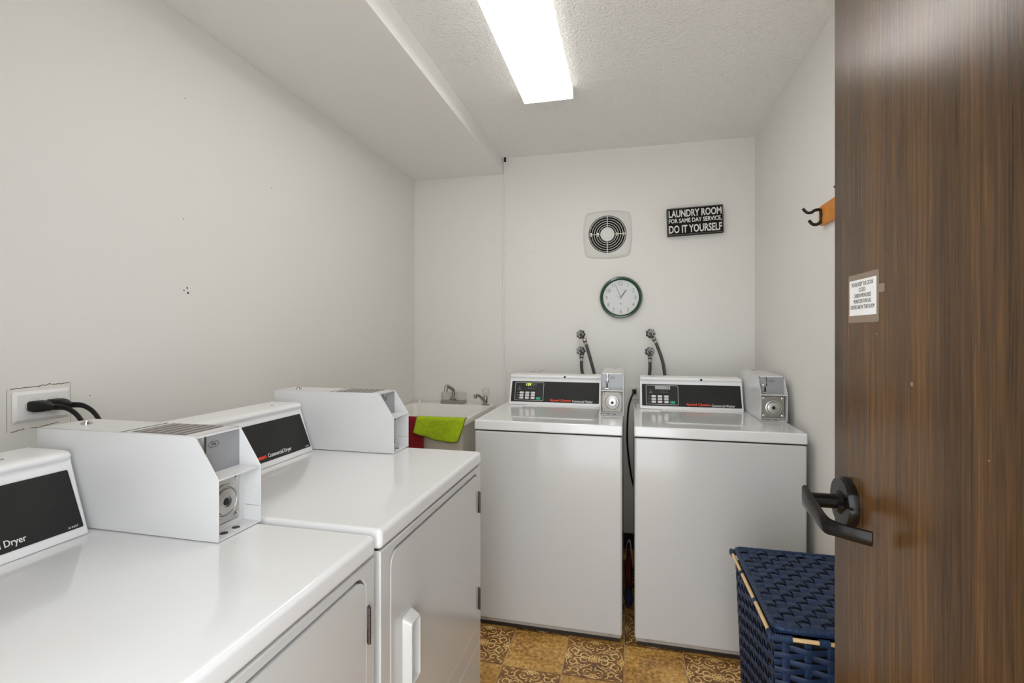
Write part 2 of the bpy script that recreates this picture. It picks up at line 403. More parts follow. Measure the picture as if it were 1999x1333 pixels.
# ------------------------------------------------------------------ wall marks, painted plate, cable
def scars(name, parent, segs, m, wid):
    bm = bm_new()
    for pts in segs: add_tube(bm, pts, wid, 5)
    o = obj(name, bm, m, parent); o['kind'] = 'stuff'; return o
jit = lambda a: random.uniform(-a, a)
def wl_line(y0, z0, y1, z1, n=9, j=.0012):
    return [(XL+.0003, y0+(y1-y0)*k/n, z0+(z1-z0)*k/n+jit(j)) for k in range(n+1)]
scars('paint_crack', wl, [wl_line(.845, 1.176, .905, 1.178), wl_line(.90, 1.178, .928, 1.180, 8, .002), wl_line(.93, 1.178, .968, 1.180), wl_line(.885, 1.077, .925, 1.079, 12, .002),
      wl_line(.846, 1.074, .872, 1.078), wl_line(.925, 1.080, .945, 1.082)], M['crack'], .0009)
scars('paint_line', wl, [wl_line(.838, 1.174, .972, 1.181, 6, .0004), wl_line(.973, 1.18, .973, 1.075, 4, .0003), wl_line(.838, 1.074, .838, 1.173, 4, .0006)], M['toe'], .0005)
box('old_paint_patch', (XL, XL+.0006, .839, .972, 1.076, 1.179), M['oldpaint'], wl)
bm = bm_new()
for y, z, r in ((1.318, 1.456, .0035), (1.306, 1.447, .003), (1.321, 1.440, .0045), (1.304, 1.679, .002), (1.31, 2.073, .002), (1.708, 1.896, .0018), (.965, 1.153, .003), (1.02, 1.14, .0015)):
    add_cyl(bm, (XL-.001, y, z), (XL+.0008, y, z), r, r*.7, 8)
o = obj('nail_hole', bm, M['void'], wl); o['kind'] = 'stuff'
scars('paint_crack', wb, [[(-.612+.008*k, YB-.0003, 1.063+.002*math.sin(k*1.9)+.0016*k) for k in range(5)], [(-.565+.007*k, YB-.0003, 1.064+(.006 if k > 2 else 0)+.001*k) for k in range(6)]], M['darkmetal'], .0007)
pl = box('blank_cover_plate', (-.650, -.578, YB-.0035, YB+.001, 1.829, 1.943), M['wall'], bev=.001)
tag(pl, 'blank electrical cover plate painted over in wall colour', 'cover plate')
for z in (1.86, 1.912): obj('screw', add_cyl(bm_new(), (-.614, YB-.0035, z), (-.614, YB-.0045, z), .0035, n=12), M['wall'], pl)
cb = thing('wall_cable', 'white painted cable running down the back wall beside the soffit end', 'cable', (-.778, YB-.008, ZC))
pts = smooth_path([(0, 0, -.012), (-.003, 0, -.10), (-.011, 0, -.3), (-.011, .001, -.7), (-.012, .001, -1.1), (-.009, .001, -1.3), (-.005, .001, -1.45), (-.002, .001, -1.75)], 6)
obj('cable_jacket', add_tube(bm_new(), pts, .0062, 10), M['wall'], cb)
obj('cable_end', add_tube(bm_new(), [(0, 0, 0), (0, 0, -.03)], .0072, 10), M['black'], cb)
for z in (-.62, -1.2): obj('cable_clip', add_box(bm_new(), -.022, .001, -.004, .008, z-.006, z+.006, .002), M['wall'], cb)

# ------------------------------------------------------------------ ceiling light
lt = thing('ceiling_light', 'long rectangular fluorescent ceiling light with frosted wraparound lens', 'light', (-.3655, 1.65, ZC))
bm = add_prism(bm_new(), [(-.111, 0), (-.1145, -.050), (-.110, -.0545), (.110, -.0545), (.1145, -.050), (.111, 0)], -.605, .605, lambda u, v, d: (u, d, v))
for f in bm.faces:
    c = f.calc_center_median()
    if c.z > -.049: f.material_index = 1
obj('diffuser', bm, [M['lens'], M['lensside']], lt)
for y in (-.6065, .6065):
    box('end_cap', (-.1155, .1155, y-.0025, y+.0025, -.0555, 0), M['cover'], lt, bev=.001)

# ------------------------------------------------------------------ coin box (part of every machine), local: x 0..w, y back, z up
def dimple(bm, p, ax, r=.0022):
    add_lathe(bm, [(r, 0), (r*.7, r*.35), (0.00001, r*.45)], p, ax, 8)
def coin_box(parent, x0, yf, z0, kind, wd=.1085, zt=.195):
    """steel coin box: side profile slants back above a knee; recessed slot plate above, lock plate below"""
    loc = (x0, yf, z0); kn = .117; sl = .052; D = .451; t = .0022
    side = [(0, 0), (0, kn), (sl, zt), (D, zt), (D, 0)]
    bm = bm_new()
    add_prism(bm, side, 0, t, lambda u, v, d: (d, u, v))
    add_prism(bm, side, wd-t, wd, lambda u, v, d: (d, u, v))
    add_box(bm, 0, wd, sl, D, zt-t, zt, 0)          # top
    add_box(bm, 0, wd, D-t, D, 0, zt)               # back
    add_box(bm, t, wd-t, .001, D, 0, t)             # bottom
    add_box(bm, t, wd-t, .0007, sl+.004, kn-.0035, kn-.0010)  # shelf at the knee
    add_box(bm, t, wd-t, sl-.001, sl+.003, zt-.0045, zt)
    cbx = obj('coin_box', bm, M['boxwhite'], parent, loc, ang=60)
    md = cbx.modifiers.new('b', 'BEVEL'); md.width = .0009; md.segments = 2; md.limit_method = 'ANGLE'; md.angle_limit = math.radians(28)
    bm = add_box(bm_new(), t, wd-t, sl, sl+.003, kn-.002, zt-.002)
    obj('slot_plate', bm, M['greyplate'], cbx)
    # inner flanges and lower plate
    fl = bm_new()
    add_box(fl, wd-.019, wd-t, .040, .052, t, kn-.004); add_box(fl, t, .010, .040, .052, t, kn-.004)
    add_box(fl, .010, wd-.019, .040, .052, t, .012); add_box(fl, t, wd-t, .049, .052, t, kn-.004)
    obj('flange', fl, M['boxwhite'], cbx)
    x1, x2 = .0115, wd-.0195
    if kind == 'washer': x1, x2 = .0065, wd-.0075
    lp = obj('lock_plate', add_box(bm_new(), x1, x2, .036 if kind == 'dryer' else .020, .040, .014, kn-.008, .002), M['steel'] if kind == 'dryer' else M['nickel'], cbx, ang=50, wn=True)
    yf2 = .036 if kind == 'dryer' else .020
    cx, cz = (x1+x2)/2+(.0 if kind == 'dryer' else .002), .058
    bm = add_lathe(bm_new(), [(.034, 0), (.033, .003), (.029, .004), (.027, .001), (.0255, .001), (.024, .006), (.014, .0085), (.0105, .0085), (.0095, .005), (.0001, .005)], (cx, yf2, cz), (0, -1, 0), 36)
    lk = obj('lock_dome', bm, M['steel'], lp)
    bm = add_lathe(bm_new(), [(.0072, .0052), (.0068, .0068), (.0001, .0068)], (cx, yf2, cz), (0, -1, 0), 20)
    obj('keyhole', bm, M['black'], lp)
    bm = bm_new()
    for bx in (x1+.0085, x2-.0085):
        for bz in (.023, kn-.017):
            add_lathe(bm, [(.0068, 0), (.0062, .002), (.0035, .0035), (.0001, .0038)], (bx, yf2, bz), (0, -1, 0), 16)
    o = obj('bolt', bm, M['chrome'], lp); o['kind'] = 'stuff'
    # bottom holes
    bm = bm_new()
    for hx in (.036, .066):
        add_cyl(bm, (hx, .022, t), (hx, .022, t+.0006), .0075, n=20)
    o = obj('drain_hole', bm, M['darkmetal'], cbx); o['kind'] = 'stuff'
    # rivets and seam on the inside of the far side plate
    bm = bm_new()
    for yy in (.012, .034):
        for zz in (.022, .046, .062, .082): dimple(bm, (wd-t, yy if yy < .03 else .033, zz), (-1, 0, 0))
    for zz in (.135, .155, .172): dimple(bm, (wd-t, .045, zz), (-1, 0, 0))
    for p in ((0, .03, .035), (0, .36, .12), (0, .36, .05)): dimple(bm, p, (-1, 0, 0), .003)
    o = obj('rivet', bm, M['boxwhite'], cbx); o['kind'] = 'stuff'
    obj('seam', add_box(bm_new(), wd-t-.0006, wd-t, .001, .038, .033, .0340), M['toe'], cbx)
    # slot, badge
    O = (0, sl, 0)
    if kind == 'dryer':
        bm = add_frame(bm_new(), O, X_, Z_, .0165, .0235, .150, zt-.003, .0016, .0022, .003)
        obj('slot_rim', bm, M['chrome'], cbx)
        slab('coin_slot', O, X_, Z_, .0188, .0212, .153, zt-.006, .0006, M['void'], cbx)
        hx = [(.0285, .1725), (.0335, .1665), (.0500, .1665), (.0550, .1725), (.0500, .1785), (.0335, .1785)]
        bm = bm_new(); n = 6
        inn = [((p[0]-.04175)*.93+.04175, (p[1]-.1725)*.86+.1725) for p in hx]
        A = [bm.verts.new((p[0], sl-.0006, p[1])) for p in hx]; B = [bm.verts.new((p[0], sl-.0006, p[1])) for p in inn]
        for k in range(n): bm.faces.new((A[k], A[(k+1) % n], B[(k+1) % n], B[k]))
        obj('price_badge', bm, M['ink'], cbx)
        text('25\u00a2', (.0355, sl, .1692), X_, Z_, .0125, .0068, M['ink'], cbx, .0002)
        # ribbed label and gap line on the lid, key lock behind
        bm = add_box(bm_new(), .010, wd-.006, .085, .218, zt, zt+.0006)
        vb = obj('vent_label', bm, M['vent'], cbx)
        bm = bm_new()
        for k in range(6): add_box(bm, .012, wd-.008, .090+k*.0215, .098+k*.0215, zt+.0006, zt+.0016, .0004, 1)
        o = obj('rib', bm, M['ventlite'], vb); o['kind'] = 'stuff'
        obj('lid_gap', add_box(bm_new(), .004, wd-.004, .234, .2375, zt, zt+.0004), M['void'], cbx)
    else:
        bm = bm_new()
        add_prism(bm, [(.031, .160), (.036, .160), (.0365, .175), (.034, zt-.003), (.030, zt-.003), (.0335, .175)], 0, .002, lambda u, v, d: (u, sl-d, v))
        obj('slot_rim', bm, M['chrome'], cbx)
        bm = add_prism(bm_new(), [(.0345, .150), (.0375, .150), (.0365, .172), (.0348, zt-.006), (.0318, zt-.006), (.0342, .172)], 0, .0026, lambda u, v, d: (u, sl-d, v))
        obj('coin_slot', bm, M['void'], cbx)
        bm = add_lathe(bm_new(), [(.0068, 0), (.0062, .004), (.003, .005), (.0001, .0052)], (.0245, sl, .155), (0, -1, 0), 20)
        obj('return_button', bm, M['chrome'], cbx)
        obj('button_center', add_cyl(bm_new(), (.0245, sl-.005, .155), (.0245, sl-.0062, .155), .002, n=10), M['black'], cbx)
        slab('return_slot', O, X_, Z_, .0265, .0325, .125, .147, .0012, M['void'], cbx)
        bm = add_box(bm_new(), .020, .040, sl-.010, sl, .1185, .1245, .0012)
        obj('return_cup', bm, M['steel'], cbx, ang=50, wn=True)
        bm = add_frame(bm_new(), O, X_, Z_, .043, .067, .168, .1785, .0008, .0006, .005)
        obj('price_badge', bm, M['ink'], cbx)
        text('25\u00a2', (.049, sl, .1705), X_, Z_, .012, .0052, M['ink'], cbx, .0002)
        bm = bm_new()
        for bx in (.004, wd-.004): add_cyl(bm, (bx, sl-.001, zt-.004), (bx, sl-.003, zt-.004), .002, n=10)
        o = obj('corner_screw', bm, M['black'], cbx); o['kind'] = 'stuff'
    bm = add_lathe(bm_new(), [(.011, 0), (.010, .004), (.006, .0045), (.0055, .002), (.0001, .002)], (.057, .398, zt), Z_, 18)
    add_lathe(bm, [(.004, .002), (.0035, .0075), (.0001, .008)], (.057, .398, zt), Z_, 10)
    obj('key_lock', bm, M['chrome'], cbx)
    # pressed mark at the back of the near side
    obj('pressed_mark', add_box(bm_new(), -.0008, 0, .395, .43, .145, .153, .0003, 1), M['boxwhite'], cbx)
    return cbx

# ------------------------------------------------------------------ console shared by washers and dryers
SLP = Vector((0, .052, .132)).normalized()
def console(parent, xa, xb, y0, z0, kind):
    prof = [(0, 0), (0, .005), (.052, .134), (.052, .139), (.046, .1435), (.0435, .149), (.045, .154), (.051, .158), (.062, .160), (.155, .160), (.155, 0)]
    bm = add_prism(bm_new(), prof, xa, xb, lambda u, v, d: (d, y0+u, z0+v))
    side = [f for f in bm.faces if len(f.verts) == len(prof)]
    ed = [e for f in side for e in f.edges if not (abs(e.verts[0].co.z-z0) < 1e-5 and abs(e.verts[1].co.z-z0) < 1e-5)]
    bmesh.ops.bevel(bm, geom=ed, offset=.005, segments=3, affect='EDGES', profile=.5)
    con = obj('console', bm, M['console'], parent, ang=50)
    O = Vector((0, y0, z0+.005))
    p0, p1 = xa+.010, xb-.008
    pan = slab('control_panel' if kind == 'washer' else 'fascia', O, X_, SLP, p0, p1, .011, .126, .0012, M['panel'], con, r=.003)
    Op = O+Vector(X_).cross(SLP).normalized()*.0012
    if kind == 'dryer':
        text('Speed Queen', Op+Vector((.234, 0, 0))+SLP*.0165, X_, SLP, .114, .0175, M['orange'], con, bold=.028)
        text('Commercial Dryer', Op+Vector((.355, 0, 0))+SLP*.0165, X_, SLP, .102, .0155, M['white_print'], con, bold=.006)
        text('513357', Op+Vector((p1-.026, 0, 0))+SLP*.0145, X_, SLP, .017, .0034, M['white_print'], con)
    else:
        text('Speed Queen', Op+Vector((.262, 0, 0))+SLP*.014, X_, SLP, .113, .0160, M['orange'], con, bold=.028)
        text('Commercial Washer', Op+Vector((.382, 0, 0))+SLP*.0145, X_, SLP, .108, .0125, M['white_print'], con, bold=.006)
    hole = add_lathe(bm_new(), [(.0075, 0), (.0075, .002), (.0048, .0025), (.0001, .0005)], (.337 if kind == 'washer' else .30, y0+.0435, z0+.149), (0, -1, .1), 16)
    if kind == 'washer':
        obj('console_hole', add_lathe(bm_new(), [(.0058, 0), (.0058, .0018), (.0001, .0018)], (.337, y0+.0438, z0+.1495), (0, -1, .25), 18), M['black'], con)
    hole.free()
    for xx in (xa+.07, xb-.09): obj('screw', add_cyl(bm_new(), (xx, y0+.085, z0+.16), (xx, y0+.085, z0+.1612), .0045, n=12), M['dullchrome'], con)
    return con, Op
def controls(con, Op, lit):
    """control film with display, lamps and nine keys"""
    P = lambda x, z: Op+Vector((x, 0, 0))+SLP*z
    xa = .064
    slab('control_film', Op, X_, SLP, xa, xa+.160, .018, .120, .0004, M['screen'], con, r=.004)
    bm = add_frame(bm_new(), Op, X_, SLP, xa, xa+.160, .018, .120, .0018, .0009, .004)
    obj('film_border', bm, M['outline'], con)
    if lit:
        slab('display', Op, X_, SLP, xa+.050, xa+.123, .100, .116, .0006, M['screen'], con, lift=.0002)
        text('125', P(xa+.060, .1015), X_, SLP, .029, .0125, M['led'], con, .0003, .02, lift=.0009, shear=.2)
        text('888', P(xa+.090, .1015), X_, SLP, .030, .0125, M['ledoff'], con, .0003, .0, lift=.0009, shear=.2)
    else:
        slab('display', Op, X_, SLP, xa+.046, xa+.121, .099, .117, .0008, M['lcd'], con, r=.001)
        text('75', P(xa+.102, .104), X_, SLP, .012, .009, M['ink'], con, .0003, lift=.001)
    for r_ in range(3):
        for c_ in range(3):
            x = xa+.028+c_*.0315; z = .027+r_*.0145
            kk = slab('key', Op, X_, SLP, x, x+.0205, z, z+.0105, .0012, M['white_print'], con, r=.0012)
    bm = bm_new()
    nn = Vector(X_).cross(SLP).normalized()
    def dot(x, z, r, hgt=.0009):
        p = P(x, z); add_cyl(bm, p, p+nn*hgt, r, n=8)
    for r_ in range(3):
        for c_ in range(3): dot(xa+.0235+c_*.0315, .032+r_*.0145, .0011)
        for q in range(5): dot(xa+.011+q*.0022, .032+r_*.0145, .0007)
    dot(xa+.116, .031, .0011)
    for q in range(3): dot(xa+.075+q*.015, .094, .0013)
    for q in range(3):
        for u in range(4): dot(xa+.0715+q*.015+u*.0023, .084, .0008)
    for u, z in ((0, .096), (-.001, .091), (.002, .0895), (-.004, .084), (0, .084), (.004, .084), (-.007, .0795), (-.0035, .0795), (0, .0795), (.0035, .0795), (.007, .0795)): dot(xa+.024+u, z, .0009)
    o = obj('symbol_dot', bm, M['white_print'], con); o['kind'] = 'stuff'
    bm = bm_new()
    for r_ in range(3):
        for c_ in range(3):
            x = xa+.0315+c_*.0315; z = .0322+r_*.0145
            for q in range(5 if (r_+c_) % 2 else 4):
                x0 = x+q*.0028; v = [bm.verts.new(P(a_, b_)+nn*.00135) for a_, b_ in ((x0, z-.0011), (x0+.0018, z-.0011), (x0+.0018, z+.0013), (x0, z+.0013))]; bm.faces.new(v)
    o = obj('key_print', bm, M['handgrey'], con); o['kind'] = 'stuff'
    slab('start_key', Op, X_, SLP, xa+.121, xa+.1435, .0245, .0375, .0014, M['green_print'], con, r=.0012)

# ------------------------------------------------------------------ washers
def make_washer(label, loc, lit):
    t = thing('washing_machine', label, 'washing machine', loc, group='top loading washers against the back wall')
    W, D = .651, .711
    bm = add_box(bm_new(), .001, W-.001, .001, D, .034, .8735, .010, 3)
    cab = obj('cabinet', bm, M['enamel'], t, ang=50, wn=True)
    bm = add_box(bm_new(), .006, W-.006, .008, D-.01, .022, .0345, .002, 1)
    obj('toe_strip', bm, M['toe'], t)
    obj('base_shade', add_box(bm_new(), .012, W-.012, .014, D-.02, .005, .024), M['vinyl'], t)  # added black box standing in for the shadow under the washer
    bm = bm_new()
    for x in (.055, W-.055):
        add_box(bm, x-.014, x+.014, -.0008, .004, .0345, .0385, .001, 1); add_cyl(bm, (x, .0, .0365), (x, .0035, .0365), .005, n=10)
    o = obj('panel_clip', bm, M['dullchrome'], t); o['kind'] = 'stuff'
    for x in (.05, W-.05):
        for y in (.06, D-.06):
            bm = add_lathe(bm_new(), [(.018, 0), (.020, .004), (.016, .012), (.006, .014), (.006, .030)], (x, y, 0), Z_, 14); obj('leg', bm, M['black'], t)
    bm = add_box(bm_new(), 0, W, 0, D, .8765, .920, .006, 3)
    obj('top_cover', bm, M['cover'], t, ang=50, wn=True)
    obj('cover_gap', add_box(bm_new(), .004, W-.004, .004, D-.004, .8725, .8775), M['void'], t)
    # lid with a grooved outline
    poly = rrect(.132, .530, .117, .500, .022)
    bm = add_prism(bm_new(), poly, .9195, .9232, lambda u, v, d: (u, v, d))
    topf = [f for f in bm.faces if abs(f.normal.z) > .9 or len(f.verts) > 8]
    topf = [f for f in bm.faces if len(f.verts) > 8 and f.verts[0].co.z > .923]
    bmesh.ops.bevel(bm, geom=[e for f in topf for e in f.edges], offset=.003, segments=2, affect='EDGES')
    lid = obj('lid', bm, M['cover'], t, ang=50, wn=True)
    bm = bm_new(); a = rrect(.1305, .5315, .1155, .5000, .0235); b = rrect(.132, .530, .117, .4990, .022)
    n = len(a); A = [bm.verts.new((p[0], p[1], .9203)) for p in a]; B = [bm.verts.new((p[0], p[1], .9203)) for p in b]
    for k in range(n): bm.faces.new((A[k], A[(k+1) % n], B[(k+1) % n], B[k]))
    obj('lid_gap', bm, M['handgrey'], t)
    con, Op = console(t, .034, .530, .512, .9213, 'washer')
    controls(con, Op, lit)
    cx_ = coin_box(t, .5445, .252, .9215, 'washer', wd=.1075)
    if not lit: text('GREENWALD', (.026, .020, .103), X_, Z_, .046, .0045, M['greyplate'], cx_, .0003, bold=.01)
    # rear panel and hose ports
    bm = add_box(bm_new(), .03, W-.03, D, D+.004, .06, .86)
    obj('rear_panel', bm, M['greyplate'], t)
    return t
w1 = make_washer('white coin washer beside the sink with a lit yellow number display', (-.679, 2.11, 0), True)
w2 = make_washer('white coin washer standing under the black sign with a grey unlit display', (.0195, 2.11, 0), False)

# ------------------------------------------------------------------ dryers (local x = width, y = depth; front faces -y)
def ring_panel(bm, X0, X1, Z0, Z1, a, yf, depth):
    """flat panel at y=yf with an opening of outline a (rounded rectangle loop); walls run back by depth"""
    n = len(a); cx = sum(p[0] for p in a)/n; cz = sum(p[1] for p in a)/n
    ins = [bm.verts.new((p[0], yf, p[1])) for p in a]; bk = [bm.verts.new((p[0], yf+depth, p[1])) for p in a]
    m_ = n//4
    corners = [(X1, Z1), (X0, Z1), (X0, Z0), (X1, Z0)]
    cv = [bm.verts.new((c[0], yf, c[1])) for c in corners]
    for q in range(4):
        loop = ins[q*m_:(q+1)*m_]
        for i in range(len(loop)-1): bm.faces.new((cv[q], loop[i], loop[i+1]))
        bm.faces.new((cv[q], loop[-1], ins[((q+1)*m_) % n], cv[(q+1) % 4]))
    for i in range(n):
        j = (i+1) % n; bm.faces.new((ins[i], bk[i], bk[j], ins[j]))
    bm.faces.new(bk)
    # outer skirt
    ov = [bm.verts.new((c[0], yf+depth, c[1])) for c in corners]
    for q in range(4): bm.faces.new((cv[q], ov[q], ov[(q+1) % 4], cv[(q+1) % 4]))
def make_dryer(label, loc):
    t = thing('dryer', label, 'dryer', loc, PI/2, group='front loading dryers in a row')
    W, D = .683, .711
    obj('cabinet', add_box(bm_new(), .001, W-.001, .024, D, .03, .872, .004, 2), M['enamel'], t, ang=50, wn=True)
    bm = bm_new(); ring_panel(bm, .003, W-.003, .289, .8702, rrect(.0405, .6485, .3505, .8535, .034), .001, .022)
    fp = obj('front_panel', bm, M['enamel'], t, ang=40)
    md = fp.modifiers.new('b', 'BEVEL'); md.width = .0022; md.segments = 2; md.limit_method = 'ANGLE'; md.angle_limit = math.radians(50)
    obj('kick_panel', add_box(bm_new(), .003, W-.003, .001, .013, .032, .2865, .003, 2), M['enamel'], t, ang=50, wn=True)
    bm = bm_new()
    add_prism(bm, rrect(.0455, .6445, .355, .8475, .030), .0, .019, lambda u, v, d: (u, d, v))
    ff = [f for f in bm.faces if len(f.verts) > 8 and f.verts[0].co.y < 0]
    bmesh.ops.bevel(bm, geom=[e for f in ff for e in f.edges], offset=.003, segments=3, affect='EDGES')
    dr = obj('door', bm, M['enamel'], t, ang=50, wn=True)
    # moulded pull handle
    bm = bm_new()
    ox0, ox1, oz0, oz1 = .098, .150, .520, .684
    lo = lambda L, y: [bm.verts.new((x, y(x) if callable(y) else y, z)) for x, z in L]
    fy = lambda x: -.0215
    outer = rrect(ox0, ox1, oz0, oz1, .008, 4); ridge = rrect(ox0+.002, ox1-.004, oz0+.012, oz1-.012, .007, 4)
    inn = rrect(ox0+.006, ox1-.0065, oz0+.018, oz1-.015, .007, 4); floor_ = rrect(ox0+.008, ox1-.007, oz0+.022, oz1-.018, .006, 4)
    R = [lo(outer, .0006), lo(ridge, fy), lo(inn, fy), lo(floor_, -.0004)]
    for p, q in zip(R, R[1:]):
        n = len(p)
        for k in range(n): bm.faces.new((p[k], p[(k+1) % n], q[(k+1) % n], q[k]))
    bm.faces.new(R[-1])
    ho = obj('handle', bm, M['enamel'], dr, ang=180)
    md = ho.modifiers.new('b', 'BEVEL'); md.width = .0015; md.segments = 2; md.limit_method = 'ANGLE'; md.angle_limit = math.radians(35)
    ho.data.set_sharp_from_angle(angle=math.radians(60))
    for z in (.404, .720):
        bm = bm_new()
        for k in range(5): add_cyl(bm, (.6505, -.0045, z+k*.0138), (.6505, -.0045, z+k*.0138+.0132), .0032, n=10)
        add_box(bm, .6505, .6585, -.0012, .002, z, z+.069, .0006, 1)
        for k in (.012, .035, .058): add_cyl(bm, (.6555, -.001, z+k), (.6555, -.0026, z+k), .0018, n=8)
        obj('hinge', bm, M['darkmetal'], t, ang=50)
    obj('cover_gap', add_box(bm_new(), .005, W-.005, .010, D-.004, .8690, .875), M['void'], t)
    obj('top_cover', add_box(bm_new(), 0, W, -.001, D, .8725, .914, .011, 4), M['cover'], t, ang=50, wn=True)
    for x in (.05, W-.05):
        for y in (.06, D-.06):
            obj('leg', add_lathe(bm_new(), [(.018, 0), (.020, .004), (.016, .012), (.006, .014), (.006, .032)], (x, y, 0), Z_, 14), M['black'], t)
    console(t, .022, .556, .549, .9153, 'dryer')
    coin_box(t, .574, .263, .9155, 'dryer', wd=.110)
    return t
d2 = make_dryer('white coin dryer beside the sink, with its pull handle in view', (-.482, .890, 0))
d1 = dup(d2, (-.482, .189, 0), PI/2, 'white coin dryer below the wall outlet, nearest the doorway')

# ------------------------------------------------------------------ outlet on the left wall with two plugs
ot = thing('wall_outlet', 'white duplex outlet plate mounted sideways above the dryers', 'outlet', (XL+.001, .908, 1.130))
bm = bm_new()
bm2 = [(-.061, -.037, 0), (-.061, -.037, .001)]
a = rrect(-.061, .061, -.037, .037, .004, 3); b = rrect(-.054, .054, -.030, .030, .003, 3); n = len(a)
A0 = [bm.verts.new((0, p[0], p[1])) for p in a]; A = [bm.verts.new((.0015, p[0], p[1])) for p in a]; B = [bm.verts.new((.0065, p[0], p[1])) for p in b]
for k in range(n):
    j = (k+1) % n; bm.faces.new((A0[k], A0[j], A[j], A[k])); bm.faces.new((A[k], A[j], B[j], B[k]))
bm.faces.new(B); bm.faces.new(A0)
obj('outlet_plate', bm, M['outlet'], ot, ang=20)
for y in (-.0195, .0195):
    bm = add_lathe(bm_new(), [(.0178, 0), (.0178, .0072), (.0172, .0080), (.0001, .0080)], (0, y, 0), X_, 28)
    obj('socket', bm, M['outlet'], ot)
    obj('socket_gap', add_lathe(bm_new(), [(.0186, 0), (.0186, .0067), (.0001, .0067)], (0, y, 0), X_, 28), M['toe'], ot)
def plug(y, label, endx):
    t = thing('power_cord', label, 'power cord', (XL+.0085, y, 1.131))
    bm = bm_new()
    # wedge-shaped plug head
    secs = [(.0005, .0165, .0125), (.010, .0175, .0135), (.024, .0145, .0120), (.034, .008, .0075), (.048, .0062, .006)]
    rings = []
    for x, hy, hz in secs:
        rings.append([bm.verts.new((x, p[0]+x*.28, p[1]-x*.08)) for p in rrect(-hy, hy, -hz, hz, min(hy, hz)*.55, 3)])
    n = len(rings[0])
    for r0, r1 in zip(rings, rings[1:]):
        for k in range(n): bm.faces.new((r0[k], r0[(k+1) % n], r1[(k+1) % n], r1[k]))
    bm.faces.new(rings[0]); bm.faces.new(rings[-1])
    obj('plug', bm, M['black'], t)
    for dz in (-.0032, .0032):
        pts = smooth_path([(.046, .0125+dz*.2, -.003+dz), (.070, .021, -.006+dz*.9), (.093, .029+dz*.3, -.024+dz*.6), (.108+dz, .034, -.055), (.115+dz, .036, -.11), (.112+dz, .03, -.24), (.10+dz, .02, -.5)], 6)
        obj('wire', add_tube(bm_new(), pts, .0036, 8), M['cord'], t)
    return t
plug(.8885, 'black plug and cord in the outlet socket farther from the sink', 0)
plug(.9275, 'black plug and cord in the outlet socket closer to the sink', 0)

# ------------------------------------------------------------------ utility sink with its taps
sk = thing('utility_sink', 'off-white plastic utility sink in the corner by the washer', 'sink', (-1.125, 2.757, 0))
sx0, sx1, sy0, sy1 = -.275, .282, -.302, .302
def loop(x0, x1, y0, y1, z, r): return [(u, v, z) for u, v in rrect(x0, x1, y0, y1, r, 5)]
def add_loops(bm, loops, cap0=False, cap1=True):
    R = [[bm.verts.new(p) for p in l] for l in loops]; n = len(R[0])
    for a, b in zip(R, R[1:]):
        for k in range(n): bm.faces.new((a[k], a[(k+1) % n], b[(k+1) % n], b[k]))
    if cap0: bm.faces.new(R[0])
    if cap1: bm.faces.new(R[-1])
bm = bm_new()
add_loops(bm, [loop(sx0+.012, sx1-.012, sy0+.012, sy1, .818, .02), loop(sx0, sx1, sy0, sy1, .822, .02), loop(sx0, sx1, sy0, sy1, .849, .02), loop(sx0+.004, sx1-.004, sy0+.004, sy1, .853, .02),
    loop(sx0+.022, sx1-.022, sy0+.022, sy1-.085, .853, .03), loop(sx0+.030, sx1-.030, sy0+.030, sy1-.092, .845, .03), loop(sx0+.06, sx1-.06, sy0+.055, sy1-.12, .54, .05), loop(sx0+.09, sx1-.09, sy0+.09, sy1-.15, .525, .05)])
obj('rim', bm, M['sink'], sk, ang=50)
bm = bm_new()
add_loops(bm, [loop(sx0+.016, sx1-.013, sy0+.014, sy1-.02, .819, .025), loop(sx0+.045, sx1-.042, sy0+.04, sy1-.08, .50, .04), loop(sx0+.08, sx1-.08, sy0+.08, sy1-.12, .485, .04)], False)
obj('basin', bm, M['sinkbody'], sk, ang=50)
for x in (sx0+.06, sx1-.06):
    for y in (sy0+.06, sy1-.09):
        obj('leg', add_tube(bm_new(), [(x, y, 0), (x, y, .52)], .016, 12), M['toe'], sk)
obj('drain_pipe', add_tube(bm_new(), smooth_path([(0, 0, .49), (0, 0, .36), (0, .05, .32), (0, .12, .36), (0, .2, .36), (0, .30, .36)], 5), .02, 12), M['sinkbody'], sk)

fc = thing('faucet', 'chrome sink faucet with two clear square knobs and a bent spout', 'faucet', (-1.1145, 3.022, .853))
obj('base_plate', add_box(bm_new(), -.081, .081, -.026, .026, 0, .024, .005, 2), M['dullchrome'], fc, ang=50, wn=True)
bm = add_box(bm_new(), -.017, .017, -.02, .018, .022, .046, .006, 2)
obj('spout_base', bm, M['dullchrome'], fc, ang=50, wn=True)
pts = smooth_path([(0, 0, .04), (0, 0, .082), (-.001, -.010, .096), (-.006, -.040, .108), (-.010, -.080, .121), (-.012, -.098, .117), (-.013, -.104, .088)], 6)
obj('spout', add_tube(bm_new(), pts, .0105, 12), M['dullchrome'], fc)
for x in (-.047, .049):
    bm = bm_new()
    add_loops(bm, [loop(x-.021, x+.021, -.021, .021, .026, .006), loop(x-.030, x+.030, -.030, .030, .045, .008), loop(x-.030, x+.030, -.030, .030, .068, .008), loop(x-.026, x+.026, -.026, .026, .074, .008)], True)
    obj('knob', bm, M['clear'], fc, ang=30)
ft = thing('filter_tap', 'small chrome tap with a fluted clear handle at the sink corner', 'tap', (-.893, 3.010, .853))
obj('tap_base', add_lathe(bm_new(), [(.026, 0), (.026, .004), (.015, .008), (.012, .012), (.0125, .05), (.011, .056), (.0001, .057)], (0, 0, 0), Z_, 24), M['dullchrome'], ft)
